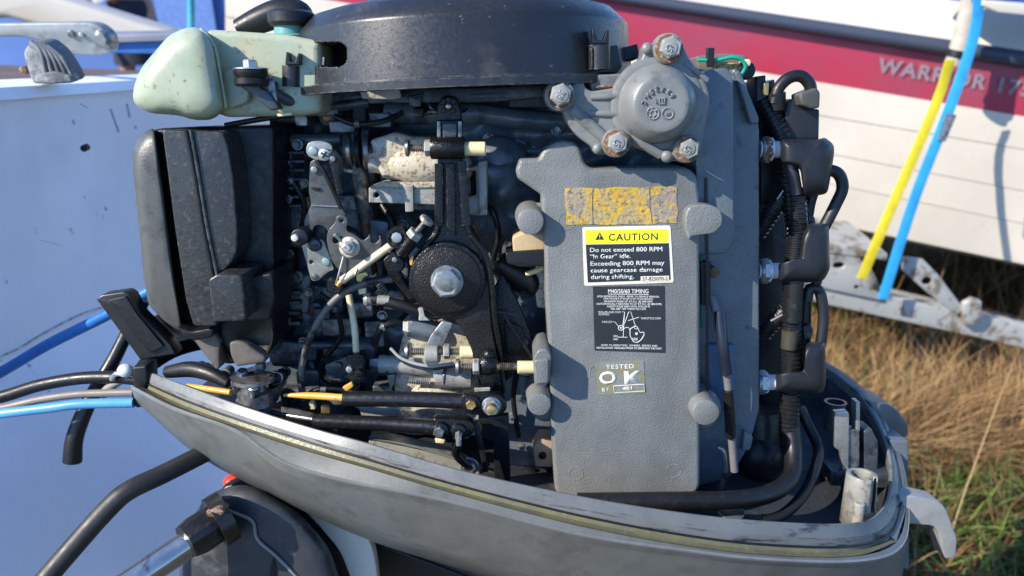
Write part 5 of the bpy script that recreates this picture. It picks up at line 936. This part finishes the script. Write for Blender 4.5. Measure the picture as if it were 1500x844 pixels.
pb = puff('plug_cap', fil([(1143, 204, 5), (1200, 204), (1208, 201, 6), (1222, 212, 10), (1222, 226, 10), (1215, 270, 8), (1212, 284, 8), (1178, 290, 8), (1172, 246, 8), (1143, 238, 5)], 6), 1180, 235, [(25, .45), (25.6, .65), (27.5, .8), (31, .9), (37, .97), (46, 1), (62, 1), (70, .93)], RUBB, mo)
tube('plug_lead', [(1203, 262, 52), (1214, 250, 52), (1229, 256, 52), (1234, 276, 52), (1224, 300, 52), (1206, 335, 52)], 8.5, RUBB, mo, n=10); tube('plug_lead', [(1196, 270, 60), (1186, 300, 60), (1182, 340, 60), (1186, 400, 60)], 8, RUB, mo, n=6)
puff('plug_cap', fil([(1140, 386, 5), (1170, 384), (1176, 340, 8), (1186, 326, 6), (1214, 328, 6), (1216, 395, 8), (1206, 412, 10), (1192, 414), (1140, 414, 4)], 6), 1185, 375, [(25, .45), (25.6, .65), (27.5, .8), (31, .9), (37, .97), (46, 1), (62, 1), (70, .93)], RUBB, mo)
ball('cap_foot', 1196, 412, 48, 8, RUBB, mo); tube('plug_lead', [(1182, 440, 52), (1186, 424, 52), (1198, 424, 52), (1204, 440, 52), (1206, 470, 52), (1202, 505, 52)], 8, RUBB, mo, n=8); tube('plug_lead', [(1180, 430, 60), (1178, 500, 60), (1176, 560, 60)], 9, RUB, mo, n=4)
puff('plug_cap', fil([(1136, 548, 5), (1172, 546), (1178, 540), (1180, 506, 6), (1186, 500, 5), (1209, 501, 5), (1210, 560, 8), (1206, 576, 10), (1190, 577), (1136, 574, 4)], 6), 1180, 545, [(25, .45), (25.6, .65), (27.5, .8), (31, .9), (37, .97), (46, 1), (62, 1), (70, .93)], RUBB, mo)
ext('lead_clip', fil([(1176, 478), (1188, 476), (1192, 484), (1188, 498), (1178, 498)], 3), 48, 62, RUBB, mo, 2); ext('lead_clip', fil([(1184, 314), (1194, 318), (1196, 332), (1184, 332)], 3), 48, 62, RUBB, mo, 2)
# big hose & cables in the tray
tube('fuel_hose', [(846, 736, -20), (930, 735, -20), (1010, 734, -18), (1080, 732, -10), (1130, 722, 6), (1158, 700, 24), (1162, 670, 40), (1160, 640, 50), (1156, 600, 58)], 15, RUB, mo, n=8, seg=22)
tube('battery_cable', [(1120, 764, 0), (1150, 752, 8), (1180, 720, 26), (1196, 680, 50), (1198, 655, 70), (1185, 625, 85), (1172, 598, 90)], 9, RUB, mo, n=8, seg=16)
lathe('clamp_ring', P(1070, 750, 0), (0, -.3, 1), [(0, .012), (.002, .0125), (.003, .011)], STEELD, mo, 24)
ball('starter_motor', 1110, 670, 90, 40, BLK, mo, 1, .8, 1); tube('starter_motor', [(1110, 600, 110), (1112, 690, 100)], 40, BLK, mo, n=2)
# ---- lower left: swivel dome, nut, steering tube ------------------------------------------
dome = puff('swivel_housing', fil([(265, 830, 14), (285, 760, 16), (300, 730, 14), (340, 711, 20), (372, 712, 26), (430, 742, 30), (482, 800, 24), (505, 870), (505, 900), (265, 900)], 12, 6), 380, 820, [(0, .5), (1, .7), (3, .84), (8, .93), (16, .98), (30, 1), (110, 1.02)], mat('slate_plastic', (.034, .038, .045), .45, 0, .3, 500, ((.12, .12, .12), 30, .55, .7)), mo)
tube('housing_ridge', [(303, 735, 8), (345, 752, 0), (370, 764, -2), (377, 790, -2), (405, 815, -2), (440, 850, 0)], 2.6, mat('slate_edge', (.2, .2, .2), .5), dome, n=5)
ext('housing_slot', fil([(396, 830), (400, 818), (404, 832), (402, 860), (394, 860)], 2), -1.5, 4, RUB, dome, .5)
NUTM = mat('greasy_nut', (.014, .013, .012), .35, 0, .8, 200, ((.10, .07, .045), 50, .58, .7), bdist=.001)
sn = sweep('steering_nut', [P(272, 795, -36), P(316, 766, -14)], NUTM, mo, prof=[(math.cos(a*math.pi/9)*.0185*(1 if a % 3 else .9), math.sin(a*math.pi/9)*.0185*(1 if a % 3 else .9)) for a in range(18)], n=3, ang=30, taper=lambda t: .86+.14*min(1, t*5))
sweep('nut_collar', [P(314, 766, -16), P(334, 754, -8)], NUTM, sn, rad=.024, n=1, seg=20); ext('nut_rust', fil([(300, 750, 4), (320, 744, 5), (330, 750, 4), (322, 760, 4), (304, 758, 4)], 4), -30, -16, RUST, sn, 3)
sweep('steering_tube', [P(180, 862, -58), P(286, 790, -26)], mat('chromed_tube', (.42, .43, .43), .18, .9, .1, 200, ((.06, .06, .06), 30, .5, .6)), mo, rad=.0125, n=1, seg=24)
tag_t = None
tube('steering_arm', [(40, 880, -60), (100, 810, -40), (158, 745, -20), (190, 718, -10), (240, 694, 10), (300, 664, 40)], 17, mat('worn_black_tube', (.02, .0185, .018), .5, 0, .3, 300, ((.045, .04, .035), 40, .5, .7)), mo, n=8, seg=20)
ext('swivel_band', fil([(320, 712, 20), (380, 706, 30), (440, 738, 30), (500, 796, 30), (530, 870, 20), (500, 930), (300, 930)], 10), 50, 110, BLK, mo, 5)
ext('leg_shade', fil([(545, 792), (700, 850), (760, 960), (556, 960)], 6), 110, 170, BLK, mo, 4)  # black block added to paint in the dark shade below the cowl
ext('sunlit_ledge_piece', fil([(424, 728), (480, 755), (536, 778), (549, 815, 20), (558, 900), (520, 900), (514, 850, 10), (498, 808, 14), (466, 770, 10)], 6), 44, 60, CREAMH, mo, 3)  # added cream piece, its colour stands in for a sunlit patch of ledge
ball('red_glow_ball', 345, 706, 70, 16, mat('red_glow', (.75, .04, .02), .45), mo, 1.2, 1, .8)  # red ball made up to stand in for a red reflected glow
# tilt lever left
LV = mat('tilt_lever_paint', (.009, .0095, .0105), .4, 0, .3, 400)
ext('tilt_lever', fil([(140, 438), (148, 432), (182, 427), (190, 432), (205, 460), (250, 505), (258, 520), (205, 528)], 3), 66, 84, LV, mo, 3); ext('lever_recess', fil([(158, 440), (184, 434), (200, 460), (240, 508), (218, 518)], 3), 63, 68, RUB, mo, 1)
tube('hook_arm', [(212, 440, 130), (190, 480, 125), (165, 530, 115), (130, 590, 100), (110, 640, 92), (106, 676, 90)], 11, LV, mo, n=6, taper=lambda t: .75+.45*t)
tube('hook_loop', [(232, 460, 130), (250, 485, 130), (275, 498, 130)], 8, LV, mo, n=5)
# cables coming in from the boat
def cab(pts, r, m, label, name='control_cable'):
    o = tube(name, pts, r, m, None, n=8, seg=16); return mtag(o, label, 'cable', 'cables running to the motor')
BLC = mat('blue_cable', (.02, .15, .45), .35); LBC = mat('pale_blue_cable', (.10, .34, .60), .35)
cab([(-60, 575, 200), (0, 546, 190), (70, 505, 175), (150, 465, 160), (225, 424, 150)], 8, BLC, 'royal blue cable slanting up along the stern behind the tilt lever')
cab([(-60, 592, 90), (0, 582, 88), (60, 564, 84), (120, 554, 80), (172, 553, 74), (205, 556, 66)], 9.5, RUB, 'black cable entering the tray beside the silver hose clamp')
cab([(-60, 602, 70), (0, 598, 68), (60, 585, 66), (110, 578, 64), (150, 576, 62), (196, 575, 60)], 6, mat('taupe_cable', (.20, .17, .15), .5), 'thin taupe cable just above the pale blue cable')
cab([(-60, 612, 60), (0, 606, 58), (70, 598, 56), (120, 592, 56), (196, 590, 58)], 7.5, LBC, 'pale blue cable, lowest of those entering the front of the tray')
hc = mtag(tube('breather_hose', [(150, 578, 80), (168, 562, 76), (188, 552, 70), (200, 550, 66)], 7, mat('grey_hose', (.3, .3, .28), .4), None, n=6), 'short grey hose curving into the front of the tray', 'hose')
mc = mtag(ball('hose_clamp', 184, 543, 62, 12, mat('silver_tape', (.6, .63, .62), .4, .3, .6, 200), None, 1, .8, .9), 'silver hose clamp at the front corner of the tray', 'clamp'); tube('clamp_band', [(164, 556, 66), (170, 548, 62), (180, 548, 60)], 4, STEEL, mc, n=4)
